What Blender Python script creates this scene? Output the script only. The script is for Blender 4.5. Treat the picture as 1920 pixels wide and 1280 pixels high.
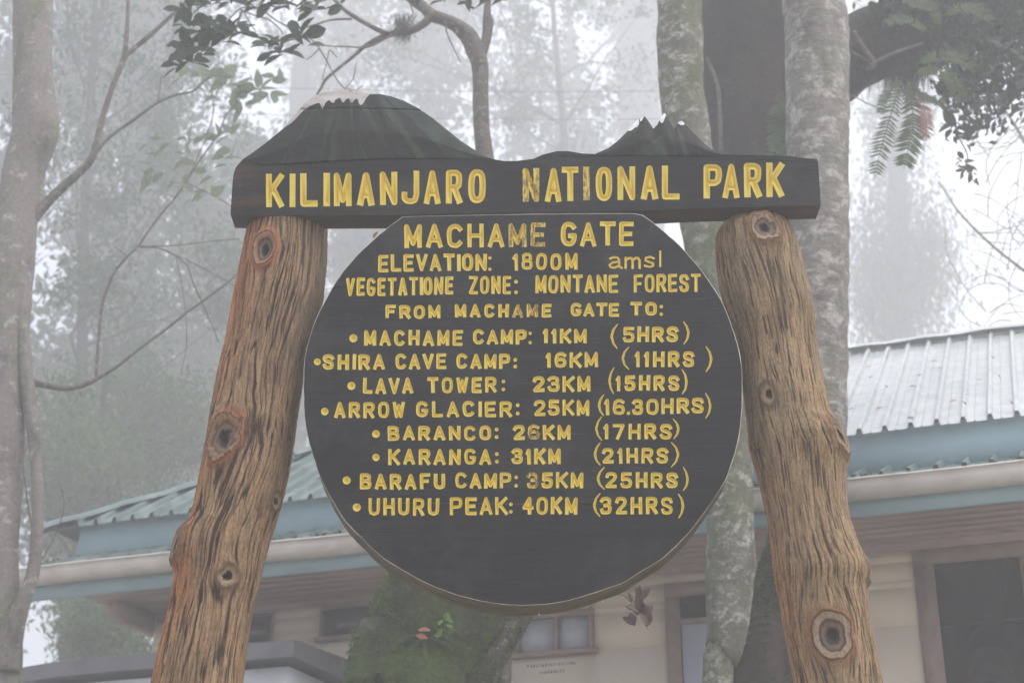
import bpy, math, random
import numpy as np
from mathutils import Vector, geometry
from math import radians, sin, cos, pi

for _o in list(bpy.data.objects):
    bpy.data.objects.remove(_o)
sc = bpy.context.scene
COL = sc.collection

# ------------------------------------------------------------------ camera
F = 3000.0                      # focal length in photograph pixels (1920 wide)
PITCH = radians(23.8)
CP, SP = cos(PITCH), sin(PITCH)
CZ = 1.6
cam_d = bpy.data.cameras.new('camera')
cam = bpy.data.objects.new('camera', cam_d)
COL.objects.link(cam)
cam.location = (0, 0, CZ)
cam.rotation_euler = (radians(90) + PITCH, 0, 0)
cam_d.sensor_width = 36.0
cam_d.lens = 36.0 * F / 1920.0
cam_d.clip_start = 0.05
cam_d.clip_end = 600
cam_d.dof.use_dof = True
cam_d.dof.focus_distance = 4.3
cam_d.dof.aperture_fstop = 5.6
sc.camera = cam

# ------------------------------------------------------------------ sky, sun, exposure
world = bpy.data.worlds.new('World')
sc.world = world
world.use_nodes = True
wn = world.node_tree
wn.nodes.clear()
sky = wn.nodes.new('ShaderNodeTexSky')
sky.sky_type = 'NISHITA'
sky.sun_disc = False
sky.sun_elevation = radians(62)
sky.sun_rotation = radians(110)
sky.dust_density = 6.0
sky.air_density = 1.0
hs = wn.nodes.new('ShaderNodeHueSaturation')
hs.inputs['Saturation'].default_value = 0.8
bgn = wn.nodes.new('ShaderNodeBackground')
bgn.inputs['Strength'].default_value = 0.15
won = wn.nodes.new('ShaderNodeOutputWorld')
wn.links.new(sky.outputs[0], hs.inputs['Color'])
wn.links.new(hs.outputs[0], bgn.inputs['Color'])
wn.links.new(bgn.outputs[0], won.inputs['Surface'])

sun_d = bpy.data.lights.new('sun', 'SUN')
sun_d.energy = 1.5
sun_d.angle = radians(35)
sun_d.color = (0.99, 0.995, 1.0)
sun = bpy.data.objects.new('sun', sun_d)
COL.objects.link(sun)
_el, _az = radians(62), radians(110)     # sky sun_rotation 0 = +Y, clockwise
_sd = Vector((sin(_az) * cos(_el), cos(_az) * cos(_el), sin(_el)))
sun.rotation_euler = _sd.to_track_quat('Z', 'Y').to_euler()
sun.location = (0, 0, 30)

sc.view_settings.view_transform = 'Standard'
sc.view_settings.look = 'None'
sc.view_settings.gamma = 1.0
sc.view_settings.exposure = 1.2
sc.view_settings.use_curve_mapping = False
sc.cycles.use_denoising = True
sc.cycles.volume_bounces = 5
sc.cycles.max_bounces = 8
sc.cycles.diffuse_bounces = 3
sc.cycles.glossy_bounces = 2
sc.cycles.transmission_bounces = 3
sc.cycles.transparent_max_bounces = 4
sc.cycles.use_adaptive_sampling = False
sc.cycles.caustics_reflective = False
sc.cycles.caustics_refractive = False

HAZE_DENSITY = 0.0165

# ------------------------------------------------------------------ helpers
rng = np.random.default_rng(7)
random.seed(7)


def ray(px, py):
    u = (640 - py) / F
    return Vector(((px - 960) / F, CP - u * SP, SP + u * CP))


def P(px, py, Y):
    """the place at world distance Y that the photograph shows at px, py"""
    r = ray(px, py)
    t = Y / r.y
    return Vector((r.x * t, Y, CZ + r.z * t))


def PR(px, py, hw, Y):
    r = ray(px, py)
    return P(px, py, Y), hw / F * (Y / r.y)


def ground_z(x, y):
    t = np.clip((y - 4.6) / 2.6, 0, 1)
    return 1.5 * (t * t * (3 - 2 * t)) + 0.04 * np.sin(x * 0.7) * np.cos(y * 0.5)


def _hash(ix, iy, iz, seed):
    h = (ix * 374761393 + iy * 668265263 + iz * 2147483647 + seed * 974634777) & 0xffffffff
    h = ((h ^ (h >> 13)) * 1274126177) & 0xffffffff
    h = (h ^ (h >> 16)) & 0xffffffff
    return h.astype(np.float64) / 4294967295.0


def vnoise(x, y, z=0.0, seed=0):
    x, y, z = np.broadcast_arrays(np.asarray(x, float), np.asarray(y, float), np.asarray(z, float))
    ix, iy, iz = np.floor(x).astype(np.int64), np.floor(y).astype(np.int64), np.floor(z).astype(np.int64)
    fx, fy, fz = x - ix, y - iy, z - iz
    fx, fy, fz = [f * f * (3 - 2 * f) for f in (fx, fy, fz)]
    r = 0
    for a in (0, 1):
        for b in (0, 1):
            for c in (0, 1):
                w = (fx if a else 1 - fx) * (fy if b else 1 - fy) * (fz if c else 1 - fz)
                r = r + w * _hash(ix + a, iy + b, iz + c, seed)
    return r


def fbm(x, y, z=0.0, seed=0, octv=3):
    s, a, t = 0, 1.0, 0
    for i in range(octv):
        s = s + a * vnoise(x * 2 ** i, y * 2 ** i, np.asarray(z) * 2 ** i, seed + i)
        t += a
        a *= 0.5
    return s / t


def link(o, parent=None):
    COL.objects.link(o)
    if parent is not None:
        o.parent = parent
    return o


def mesh_np(name, verts, faces, mat, parent=None, smooth=True, k=4, attrs=None):
    """one mesh object from arrays: faces is an (n,k) array, or a list of tuples"""
    me = bpy.data.meshes.new(name)
    verts = np.asarray(verts, dtype=np.float32)
    if isinstance(faces, np.ndarray):
        n, k = faces.shape
        me.vertices.add(len(verts))
        me.vertices.foreach_set('co', verts.ravel())
        me.loops.add(n * k)
        me.loops.foreach_set('vertex_index', faces.astype(np.int32).ravel())
        me.polygons.add(n)
        me.polygons.foreach_set('loop_start', np.arange(0, n * k, k, dtype=np.int32))
        me.polygons.foreach_set('loop_total', np.full(n, k, dtype=np.int32))
        me.update(calc_edges=True)
    else:
        me.from_pydata([tuple(map(float, v)) for v in verts], [], [tuple(f) for f in faces])
    if attrs:
        for an, av in attrs.items():
            at = me.attributes.new(an, 'FLOAT', 'POINT')
            at.data.foreach_set('value', np.asarray(av, dtype=np.float32).ravel())
    if smooth:
        me.polygons.foreach_set('use_smooth', np.ones(len(me.polygons), dtype=bool))
    if mat is not None:
        me.materials.append(mat)
    me.validate()
    o = bpy.data.objects.new(name, me)
    link(o, parent)
    return o


def thing(name, label, cat, loc=(0, 0, 0), group=None):
    """an Empty at the thing's base that parents its parts (parts keep world coordinates)"""
    o = bpy.data.objects.new(name, None)
    o.empty_display_size = 0.1
    COL.objects.link(o)
    o['label'] = label
    o['category'] = cat
    if group:
        o['group'] = group
    return o


def tag(o, label, cat, group=None):
    o['label'] = label
    o['category'] = cat
    if group:
        o['group'] = group
    return o


def catmull(pts, n):
    """resample (m,4) rows smoothly"""
    a = np.asarray(pts, float)
    m = len(a)
    a = np.vstack([2 * a[0] - a[1], a, 2 * a[-1] - a[-2]])
    seg = np.linalg.norm(np.diff(a[1:-1, :3], axis=0), axis=1)
    cum = np.concatenate([[0], np.cumsum(seg)])
    t = np.linspace(0, cum[-1], n)
    i = np.clip(np.searchsorted(cum, t, side='right') - 1, 0, m - 2)
    u = ((t - cum[i]) / np.maximum(seg[i], 1e-9))[:, None]
    p0, p1, p2, p3 = a[i], a[i + 1], a[i + 2], a[i + 3]
    r = 0.5 * ((2 * p1) + (-p0 + p2) * u + (2 * p0 - 5 * p1 + 4 * p2 - p3) * u ** 2 + (-p0 + 3 * p1 - 3 * p2 + p3) * u ** 3)
    r[:, 3] = np.maximum(p1[:, 3] * (1 - u[:, 0]) + p2[:, 3] * u[:, 0], 1e-4)
    return r


def frames(c):
    t = np.gradient(c, axis=0)
    t /= np.linalg.norm(t, axis=1)[:, None] + 1e-12
    ref = np.array([0, 1.0, 0]) if abs(t[0][1]) < 0.9 else np.array([1.0, 0, 0])
    n = np.zeros_like(c)
    v = ref - t[0] * ref.dot(t[0])
    v /= np.linalg.norm(v)
    for i in range(len(c)):
        v = v - t[i] * v.dot(t[i])
        v /= np.linalg.norm(v) + 1e-12
        n[i] = v
    b = np.cross(t, n)
    return t, n, b


def tube_arrays(rows, nu, bump=0.0, bs=8.0, seed=1, stretch=3.0, wob=0.0):
    c = rows[:, :3]
    r = rows[:, 3]
    t, n, b = frames(c)
    th = np.linspace(0, 2 * pi, nu, endpoint=False)
    L = np.concatenate([[0], np.cumsum(np.linalg.norm(np.diff(c, axis=0), axis=1))])
    R = np.repeat(r[:, None], nu, 1)
    if bump:
        cx, cy = np.cos(th)[None, :] * R * bs, np.sin(th)[None, :] * R * bs
        R = R + bump * (fbm(cx, cy, (L[:, None] * bs / stretch), seed) - 0.5) * 2
    if wob:
        cx, cy = np.cos(th)[None, :] * 0.9, np.sin(th)[None, :] * 0.9
        R = R * (1 + wob * (vnoise(cx + 5, cy + 5, L[:, None] * 3.0, seed + 9) - 0.5) * 2)
    V = c[:, None, :] + R[..., None] * (np.cos(th)[None, :, None] * n[:, None, :] + np.sin(th)[None, :, None] * b[:, None, :])
    m = len(c)
    i = np.arange(m - 1)[:, None] * nu
    j = np.arange(nu)[None, :]
    j2 = (j + 1) % nu
    Fa = np.stack([i + j, i + j2, i + nu + j2, i + nu + j], -1).reshape(-1, 4)
    return V.reshape(-1, 3), Fa


def tube(name, pts, mat, parent, n=40, nu=16, **kw):
    rows = catmull(pts, n)
    V, Fa = tube_arrays(rows, nu, **kw)
    nv = len(V)
    V = np.vstack([V, rows[0, :3], rows[-1, :3]])
    j = np.arange(nu)
    caps = np.concatenate([np.stack([j, np.full(nu, nv), (j + 1) % nu, (j + 1) % nu], -1)])
    faces = [tuple(f) for f in Fa] + [(int((a + 1) % nu), int(a), nv) for a in j] + \
            [(nv - nu + int(a), nv - nu + int((a + 1) % nu), nv + 1) for a in j]
    return mesh_np(name, V, faces, mat, parent)


class Batch:
    """collects quads into one joined mesh"""
    def __init__(s):
        s.v, s.f, s.n = [], [], 0

    def add(s, V, Fa):
        s.v.append(np.asarray(V, float))
        s.f.append(np.asarray(Fa) + s.n)
        s.n += len(V)

    def tube(s, pts, n=8, nu=5, **kw):
        rows = catmull(pts, n) if len(pts) > 2 else np.asarray(
            [np.asarray(pts[0]) + (np.asarray(pts[1]) - np.asarray(pts[0])) * k for k in np.linspace(0, 1, 3)])
        V, Fa = tube_arrays(rows, nu, **kw)
        s.add(V, Fa)

    def build(s, name, mat, parent=None, smooth=True):
        return mesh_np(name, np.vstack(s.v), np.vstack(s.f), mat, parent, smooth)


def pxpts(lst, Y=None):
    out = []
    for q in lst:
        y = q[3] if len(q) > 3 else Y
        p, r = PR(q[0], q[1], q[2], y)
        out.append((p.x, p.y, p.z, r))
    return out


def box(s0, s1, k0, k1, z0, z1):
    v = [(s, k, z) for s in (s0, s1) for k in (k0, k1) for z in (z0, z1)]
    f = np.array([(0, 1, 3, 2), (4, 6, 7, 5), (0, 4, 5, 1), (2, 3, 7, 6), (0, 2, 6, 4), (1, 5, 7, 3)])
    return np.array(v, float), f


# ------------------------------------------------------------------ materials
def mat_new(name):
    m = bpy.data.materials.new(name)
    m.use_nodes = True
    nt = m.node_tree
    return m, nt, nt.nodes['Principled BSDF']


def N(nt, t, **kw):
    n = nt.nodes.new(t)
    for k, v in kw.items():
        if k in n.inputs.keys() if hasattr(n.inputs, 'keys') else False:
            n.inputs[k].default_value = v
        else:
            setattr(n, k, v)
    return n


def ramp(nt, fac, stops):
    r = nt.nodes.new('ShaderNodeValToRGB')
    el = r.color_ramp.elements
    while len(el) < len(stops):
        el.new(0.5)
    for e, (p, c) in zip(el, stops):
        e.position = p
        e.color = (*c, 1) if len(c) == 3 else c
    nt.links.new(fac, r.inputs['Fac'])
    return r.outputs['Color']


def noise(nt, scale, detail=4, rough=0.6, stretch=None, dist=0.0, rot=None):
    tc = nt.nodes.new('ShaderNodeTexCoord')
    mp = nt.nodes.new('ShaderNodeMapping')
    if stretch:
        mp.inputs['Scale'].default_value = stretch
    if rot:
        mp.inputs['Rotation'].default_value = rot
    nt.links.new(tc.outputs['Object'], mp.inputs['Vector'])
    nn = nt.nodes.new('ShaderNodeTexNoise')
    nn.inputs['Scale'].default_value = scale
    nn.inputs['Detail'].default_value = detail
    nn.inputs['Roughness'].default_value = rough
    nn.inputs['Distortion'].default_value = dist
    nt.links.new(mp.outputs[0], nn.inputs['Vector'])
    return nn.outputs['Fac']


def mixc(nt, fac, a, b, mode='MIX'):
    m = nt.nodes.new('ShaderNodeMix')
    m.data_type = 'RGBA'
    m.blend_type = mode
    for sock, v in ((m.inputs[0], fac), (m.inputs[6], a), (m.inputs[7], b)):
        if isinstance(v, (int, float)):
            sock.default_value = v
        elif isinstance(v, tuple):
            sock.default_value = (*v, 1)
        else:
            nt.links.new(v, sock)
    return m.outputs[2]


def bump(nt, bsdf, height, strength=0.4, dist=0.01):
    b = nt.nodes.new('ShaderNodeBump')
    b.inputs['Strength'].default_value = strength
    b.inputs['Distance'].default_value = dist
    nt.links.new(height, b.inputs['Height'])
    nt.links.new(b.outputs[0], bsdf.inputs['Normal'])


def simple(name, stops, scale=6, rough=0.7, stretch=None, detail=5, bstr=0.2, bdist=0.004, spec=0.35, bscale=None):
    m, nt, b = mat_new(name)
    f = noise(nt, scale, detail, 0.62, stretch)
    nt.links.new(ramp(nt, f, stops), b.inputs['Base Color'])
    b.inputs['Roughness'].default_value = rough
    b.inputs['Specular IOR Level'].default_value = spec
    if bstr:
        h = noise(nt, bscale or scale * 6, 6, 0.65, stretch)
        bump(nt, b, h, bstr, bdist)
    return m


def bark_mat(name, base, light, dark, moss=None, scale=9.0, ringy=0.0, mossamt=0.5, lich=0.62, bstr=0.6):
    m, nt, b = mat_new(name)
    f1 = noise(nt, scale, 8, 0.7, (1, 1, 0.6))
    col = ramp(nt, f1, [(0.3, dark), (0.5, base), (0.68, base)])
    f2 = noise(nt, scale * 1.7, 6, 0.75, (1, 1, 1.5), 0.4)
    lc = ramp(nt, f2, [(lich - 0.06, (0, 0, 0)), (lich + 0.04, (1, 1, 1))])
    col = mixc(nt, lc, col, light)
    f5 = noise(nt, scale * 9, 5, 0.8)
    sp = ramp(nt, f5, [(0.35, (0.55, 0.55, 0.55)), (0.62, (1.15, 1.15, 1.15))])
    col = mixc(nt, 0.8, col, sp, 'MULTIPLY')
    if ringy:
        f4 = noise(nt, 9, 6, 0.7, (0.8, 0.8, 7), 0.3)
        rc = ramp(nt, f4, [(0.42, dark), (0.55, light)])
        col = mixc(nt, ringy, col, rc)
    if moss:
        f3 = noise(nt, 4.5, 7, 0.7, (1, 1, 0.5), 0.2)
        mc = ramp(nt, f3, [(mossamt - 0.08, (1, 1, 1)), (mossamt + 0.08, (0, 0, 0))])
        g = ramp(nt, noise(nt, 40, 4), [(0.3, tuple(c * 0.5 for c in moss)), (0.7, tuple(min(1, c * 1.6) for c in moss))])
        col = mixc(nt, mc, col, g)
    nt.links.new(col, b.inputs['Base Color'])
    b.inputs['Roughness'].default_value = 0.85
    b.inputs['Specular IOR Level'].default_value = 0.2
    bump(nt, b, noise(nt, 38, 8, 0.7, (1, 1, 1.1 if ringy else 0.5), 0.3), bstr, 0.012)
    return m


def leaf_mat(name, c1, c2, trans=0.45, scale=2.5):
    m, nt, b = mat_new(name)
    f = noise(nt, scale, 3)
    col = ramp(nt, f, [(0.35, c1), (0.65, c2)])
    nt.links.new(col, b.inputs['Base Color'])
    b.inputs['Roughness'].default_value = 0.6
    b.inputs['Specular IOR Level'].default_value = 0.25
    t = nt.nodes.new('ShaderNodeBsdfTranslucent')
    nt.links.new(col, t.inputs['Color'])
    mx = nt.nodes.new('ShaderNodeMixShader')
    mx.inputs[0].default_value = trans
    nt.links.new(b.outputs[0], mx.inputs[1])
    nt.links.new(t.outputs[0], mx.inputs[2])
    nt.links.new(mx.outputs[0], nt.nodes['Material Output'].inputs['Surface'])
    return m


# ---- sign materials
def make_board_mat():
    m, nt, b = mat_new('board_paint')
    f = noise(nt, 5, 6, 0.7, (1, 1, 5))
    col = ramp(nt, f, [(0.3, (0.012, 0.012, 0.013)), (0.7, (0.020, 0.0195, 0.022))])
    f2 = noise(nt, 30, 6, 0.7, (0.12, 1, 3.0), 0.2)
    sc_ = ramp(nt, f2, [(0.42, (0.72, 0.72, 0.72)), (0.56, (1, 1, 1)), (0.74, (1.35, 1.33, 1.3))])
    col = mixc(nt, 1.0, col, sc_, 'MULTIPLY')
    f3 = noise(nt, 2.3, 4, 0.6, (0.6, 1, 1.6))
    mk = ramp(nt, f3, [(0.60, (0, 0, 0)), (0.72, (0.55, 0.55, 0.55))])
    col = mixc(nt, mk, col, (0.045, 0.038, 0.033))
    f5 = noise(nt, 3.0, 7, 0.75, (1, 1, 0.8), 0.3)
    col = mixc(nt, ramp(nt, f5, [(0.50, (0, 0, 0)), (0.66, (0.8, 0.8, 0.8))]), col, (0.040, 0.036, 0.036))
    gx_n = nt.nodes.new('ShaderNodeTexCoord')
    sx_n = nt.nodes.new('ShaderNodeSeparateXYZ')
    nt.links.new(gx_n.outputs['Object'], sx_n.inputs[0])
    mr = nt.nodes.new('ShaderNodeMapRange')
    mr.inputs['From Min'].default_value = -0.66
    mr.inputs['From Max'].default_value = -0.78
    nt.links.new(sx_n.outputs['X'], mr.inputs['Value'])
    ml = nt.nodes.new('ShaderNodeMath')
    ml.operation = 'MULTIPLY'
    nt.links.new(mr.outputs[0], ml.inputs[0])
    nt.links.new(ramp(nt, noise(nt, 14, 6, 0.7, (0.4, 1, 2.0)), [(0.45, (0, 0, 0)), (0.6, (1, 1, 1))]), ml.inputs[1])
    col = mixc(nt, ml.outputs[0], col, (0.085, 0.045, 0.030))
    f6 = noise(nt, 55, 5, 0.8, (1.3, 1, 0.5))
    col = mixc(nt, ramp(nt, f6, [(0.70, (0, 0, 0)), (0.74, (0.8, 0.8, 0.8))]), col, (0.006, 0.006, 0.007))
    nt.links.new(col, b.inputs['Base Color'])
    b.inputs['Roughness'].default_value = 0.55
    b.inputs['Specular IOR Level'].default_value = 0.14
    bump(nt, b, noise(nt, 60, 6, 0.7, (0.1, 1, 2.5), 0.15), 0.35, 0.003)
    return m


M = {}
M['board'] = make_board_mat()
M['board_edge'] = simple('board_edge', [(0.3, (0.05, 0.042, 0.025)), (0.55, (0.10, 0.088, 0.052)), (0.75, (0.17, 0.15, 0.11))],
                         7, 0.7, (1, 3, 1), bstr=0.3)
M['bare_edge'] = simple('bare_edge', [(0.35, (0.28, 0.25, 0.2)), (0.6, (0.62, 0.58, 0.5))], 14, 0.8, bstr=0)
M['beam_under'] = simple('beam_under', [(0.3, (0.022, 0.013, 0.010)), (0.7, (0.07, 0.038, 0.025))], 6, 0.7, (0.3, 3, 2), bstr=0.3)


def yellow_mat(name, worn=0.0):
    m, nt, b = mat_new(name)
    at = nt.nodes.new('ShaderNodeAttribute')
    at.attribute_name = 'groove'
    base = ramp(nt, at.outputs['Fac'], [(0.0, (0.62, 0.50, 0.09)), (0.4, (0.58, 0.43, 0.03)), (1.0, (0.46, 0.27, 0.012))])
    f = noise(nt, 45, 6, 0.7, (0.5, 1, 1))
    base = mixc(nt, ramp(nt, f, [(0.45, (0, 0, 0)), (0.68, (0.6, 0.6, 0.6))]), base, (0.54, 0.36, 0.03))
    f2 = noise(nt, 70, 7, 0.8, (1.6, 1, 0.35))
    th = 0.66 - 0.18 * worn
    wear = ramp(nt, f2, [(th, (0, 0, 0)), (th + 0.05, (0.35 + 0.5 * worn,) * 3)])
    base = mixc(nt, wear, base, (0.10, 0.055, 0.022))
    nt.links.new(base, b.inputs['Base Color'])
    b.inputs['Roughness'].default_value = 0.55
    b.inputs['Specular IOR Level'].default_value = 0.3
    bump(nt, b, f2, 0.25, 0.002)
    return m


M['yellow'] = yellow_mat('yellow_paint')
M['yellow_worn'] = yellow_mat('yellow_paint_worn', 1.0)


def mountain_mat():
    m, nt, b = mat_new('mountain_paint')
    at = nt.nodes.new('ShaderNodeAttribute')
    at.attribute_name = 'ray'
    cmb = nt.nodes.new('ShaderNodeCombineXYZ')
    nt.links.new(at.outputs['Fac'], cmb.inputs[0])
    tc = nt.nodes.new('ShaderNodeTexCoord')
    sep = nt.nodes.new('ShaderNodeSeparateXYZ')
    nt.links.new(tc.outputs['Object'], sep.inputs[0])
    nt.links.new(sep.outputs['Z'], cmb.inputs[1])
    nn = nt.nodes.new('ShaderNodeTexNoise')
    nn.inputs['Scale'].default_value = 1.35
    nn.inputs['Roughness'].default_value = 0.7
    nn.inputs['Distortion'].default_value = 0.6
    nn.inputs['Detail'].default_value = 2.5
    nt.links.new(cmb.outputs[0], nn.inputs['Vector'])
    col = ramp(nt, nn.outputs['Fac'], [(0.30, (0.010, 0.010, 0.012)), (0.42, (0.020, 0.026, 0.018)), (0.5, (0.016, 0.015, 0.024)),
                                       (0.56, (0.035, 0.050, 0.024)), (0.62, (0.045, 0.070, 0.062)), (0.70, (0.055, 0.060, 0.095)), (0.78, (0.07, 0.075, 0.045))])
    col = mixc(nt, ramp(nt, noise(nt, 9, 6, 0.7, (1, 1, 0.7)), [(0.35, (0.8, 0.8, 0.8)), (0.6, (0, 0, 0))]), col, (0.024, 0.021, 0.019))
    f = noise(nt, 40, 6, 0.75, (0.6, 1, 1.5))
    col = mixc(nt, 0.7, col, ramp(nt, f, [(0.35, (0.6, 0.6, 0.6)), (0.65, (1.25, 1.2, 1.15))]), 'MULTIPLY')
    nt.links.new(col, b.inputs['Base Color'])
    b.inputs['Roughness'].default_value = 0.6
    b.inputs['Specular IOR Level'].default_value = 0.25
    bump(nt, b, f, 0.3, 0.004)
    return m


M['mountain'] = mountain_mat()
M['snow'] = simple('snow_paint', [(0.3, (0.20, 0.17, 0.145)), (0.42, (0.38, 0.35, 0.33)), (0.7, (0.52, 0.50, 0.49))], 22, 0.7, (1, 1, 1.6), bstr=0.25)
M['snow_bright'] = simple('snow_paint_bright', [(0.3, (0.5, 0.5, 0.52)), (0.7, (0.85, 0.85, 0.88))], 30, 0.7, bstr=0)


def post_mat(name, warm, pale, dark, warmpos, kpale=(0.30, 0.24, 0.17), kred=(0.23, 0.115, 0.055)):
    m, nt, b = mat_new(name)
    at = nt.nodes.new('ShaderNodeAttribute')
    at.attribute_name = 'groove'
    lat = nt.nodes.new('ShaderNodeAttribute')
    lat.attribute_name = 'lateral'
    kr = nt.nodes.new('ShaderNodeAttribute')
    kr.attribute_name = 'knot_r'
    f = noise(nt, 5, 6, 0.65, (1, 1, 0.35), 0.3)
    add = nt.nodes.new('ShaderNodeMath')
    add.operation = 'MULTIPLY_ADD'
    nt.links.new(f, add.inputs[0])
    add.inputs[1].default_value = 1.3
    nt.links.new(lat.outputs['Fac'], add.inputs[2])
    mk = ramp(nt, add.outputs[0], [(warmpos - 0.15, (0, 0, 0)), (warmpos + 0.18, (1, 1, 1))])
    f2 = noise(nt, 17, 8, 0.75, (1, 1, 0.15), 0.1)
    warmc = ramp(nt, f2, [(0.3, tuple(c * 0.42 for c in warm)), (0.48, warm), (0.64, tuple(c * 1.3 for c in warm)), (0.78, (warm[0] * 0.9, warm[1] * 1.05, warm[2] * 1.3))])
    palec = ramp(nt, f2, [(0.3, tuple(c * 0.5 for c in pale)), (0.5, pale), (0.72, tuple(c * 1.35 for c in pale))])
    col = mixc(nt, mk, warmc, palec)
    # green algae and black stains
    f3 = noise(nt, 8, 6, 0.7, (1, 1, 0.4))
    col = mixc(nt, ramp(nt, f3, [(0.56, (0, 0, 0)), (0.72, (0.6, 0.6, 0.6))]), col, (0.10, 0.085, 0.042))
    f4 = noise(nt, 9, 7, 0.75, (1.3, 1, 0.3), 0.5)
    col = mixc(nt, ramp(nt, f4, [(0.58, (0, 0, 0)), (0.7, (0.7, 0.7, 0.7))]), col, (0.05, 0.035, 0.025))
    f5 = noise(nt, 90, 6, 0.8)
    col = mixc(nt, 0.75, col, ramp(nt, f5, [(0.35, (0.6, 0.58, 0.55)), (0.65, (1.2, 1.2, 1.2))]), 'MULTIPLY')
    f6 = noise(nt, 55, 6, 0.8, (1, 1, 0.7))
    col = mixc(nt, ramp(nt, f6, [(0.66, (0, 0, 0)), (0.72, (0.5, 0.5, 0.5))]), col, (0.42, 0.38, 0.32))
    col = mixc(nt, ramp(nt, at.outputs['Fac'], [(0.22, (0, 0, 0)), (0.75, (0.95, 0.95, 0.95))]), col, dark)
    f7 = noise(nt, 120, 6, 0.75, (1, 1, 0.05), 0.1)
    col = mixc(nt, 0.9, col, ramp(nt, f7, [(0.34, (0.45, 0.42, 0.40)), (0.5, (1, 1, 1)), (0.68, (1.35, 1.33, 1.3))]), 'MULTIPLY')
    f8 = noise(nt, 3.2, 5, 0.7, (1, 1, 0.5))
    col = mixc(nt, ramp(nt, f8, [(0.36, (0.55, 0.55, 0.55)), (0.5, (0, 0, 0))]), col, (0.14, 0.115, 0.075))
    # knot rings
    kc = ramp(nt, kr.outputs['Fac'], [(0.0, (0.012, 0.009, 0.008)), (0.16, (0.045, 0.035, 0.03)), (0.24, (0.16, 0.11, 0.085)), (0.33, (0.07, 0.03, 0.018)),
                                      (0.37, kpale), (0.47, (0.27, 0.19, 0.12)), (0.5, (0.05, 0.02, 0.012)), (0.54, kred), (0.66, tuple(c * 0.85 for c in kred)), (0.8, (0.15, 0.10, 0.06))])
    kc = mixc(nt, 0.7, kc, ramp(nt, noise(nt, 60, 6, 0.75), [(0.35, (0.55, 0.55, 0.55)), (0.65, (1.25, 1.25, 1.25))]), 'MULTIPLY')
    ks = nt.nodes.new('ShaderNodeAttribute')
    ks.attribute_name = 'scar'
    scarc = ramp(nt, kr.outputs['Fac'], [(0.0, (0.012, 0.009, 0.008)), (0.15, (0.03, 0.02, 0.015)), (0.24, (0.30, 0.23, 0.14)), (0.36, (0.22, 0.15, 0.085)), (0.5, (0.12, 0.08, 0.05))])
    kc = mixc(nt, ks.outputs['Fac'], kc, scarc)
    km = ramp(nt, kr.outputs['Fac'], [(0.54, (1, 1, 1)), (0.78, (0, 0, 0))])
    col = mixc(nt, km, col, kc)
    nt.links.new(col, b.inputs['Base Color'])
    b.inputs['Roughness'].default_value = 0.8
    b.inputs['Specular IOR Level'].default_value = 0.2
    bump(nt, b, noise(nt, 60, 8, 0.75, (1, 1, 0.15), 0.2), 0.7, 0.004)
    return m


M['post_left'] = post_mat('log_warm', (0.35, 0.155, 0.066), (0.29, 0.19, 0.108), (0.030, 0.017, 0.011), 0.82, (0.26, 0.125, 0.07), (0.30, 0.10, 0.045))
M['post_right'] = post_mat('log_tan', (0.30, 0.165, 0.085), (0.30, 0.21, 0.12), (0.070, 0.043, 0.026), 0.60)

# ------------------------------------------------------------------ ground
gx = np.linspace(-140, 140, 71)
gy = np.concatenate([np.linspace(-60, 0, 16), np.linspace(1, 14, 30), np.linspace(16, 220, 40)])
GX, GY = np.meshgrid(gx, gy)
GZ = ground_z(GX, GY) + 0.25 * (fbm(GX * 0.12, GY * 0.12, 0, 3) - 0.5) * np.clip((np.abs(GX) + GY) / 40, 0, 1)
GV = np.stack([GX, GY, GZ], -1).reshape(-1, 3)
nx, ny = len(gx), len(gy)
ii = np.arange(ny - 1)[:, None] * nx + np.arange(nx - 1)[None, :]
GF = np.stack([ii, ii + 1, ii + nx + 1, ii + nx], -1).reshape(-1, 4)
M['ground'] = simple('ground', [(0.3, (0.16, 0.15, 0.10)), (0.55, (0.27, 0.24, 0.19)), (0.75, (0.36, 0.32, 0.27))], 1.3, 0.9, bstr=0.5, bdist=0.03)
g = mesh_np('ground', GV, GF, M['ground'])
g['kind'] = 'structure'

# ------------------------------------------------------------------ lettering
def se(a0, a1, n, cx=0.5, cy=0.5, rx=0.5, ry=0.5, pw=0.72):
    out = []
    for k in range(n + 1):
        a = radians(a0 + (a1 - a0) * k / n)
        c_, s_ = cos(a), sin(a)
        out.append((cx + rx * math.copysign(abs(c_) ** pw, c_), cy + ry * math.copysign(abs(s_) ** pw, s_)))
    return out


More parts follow.
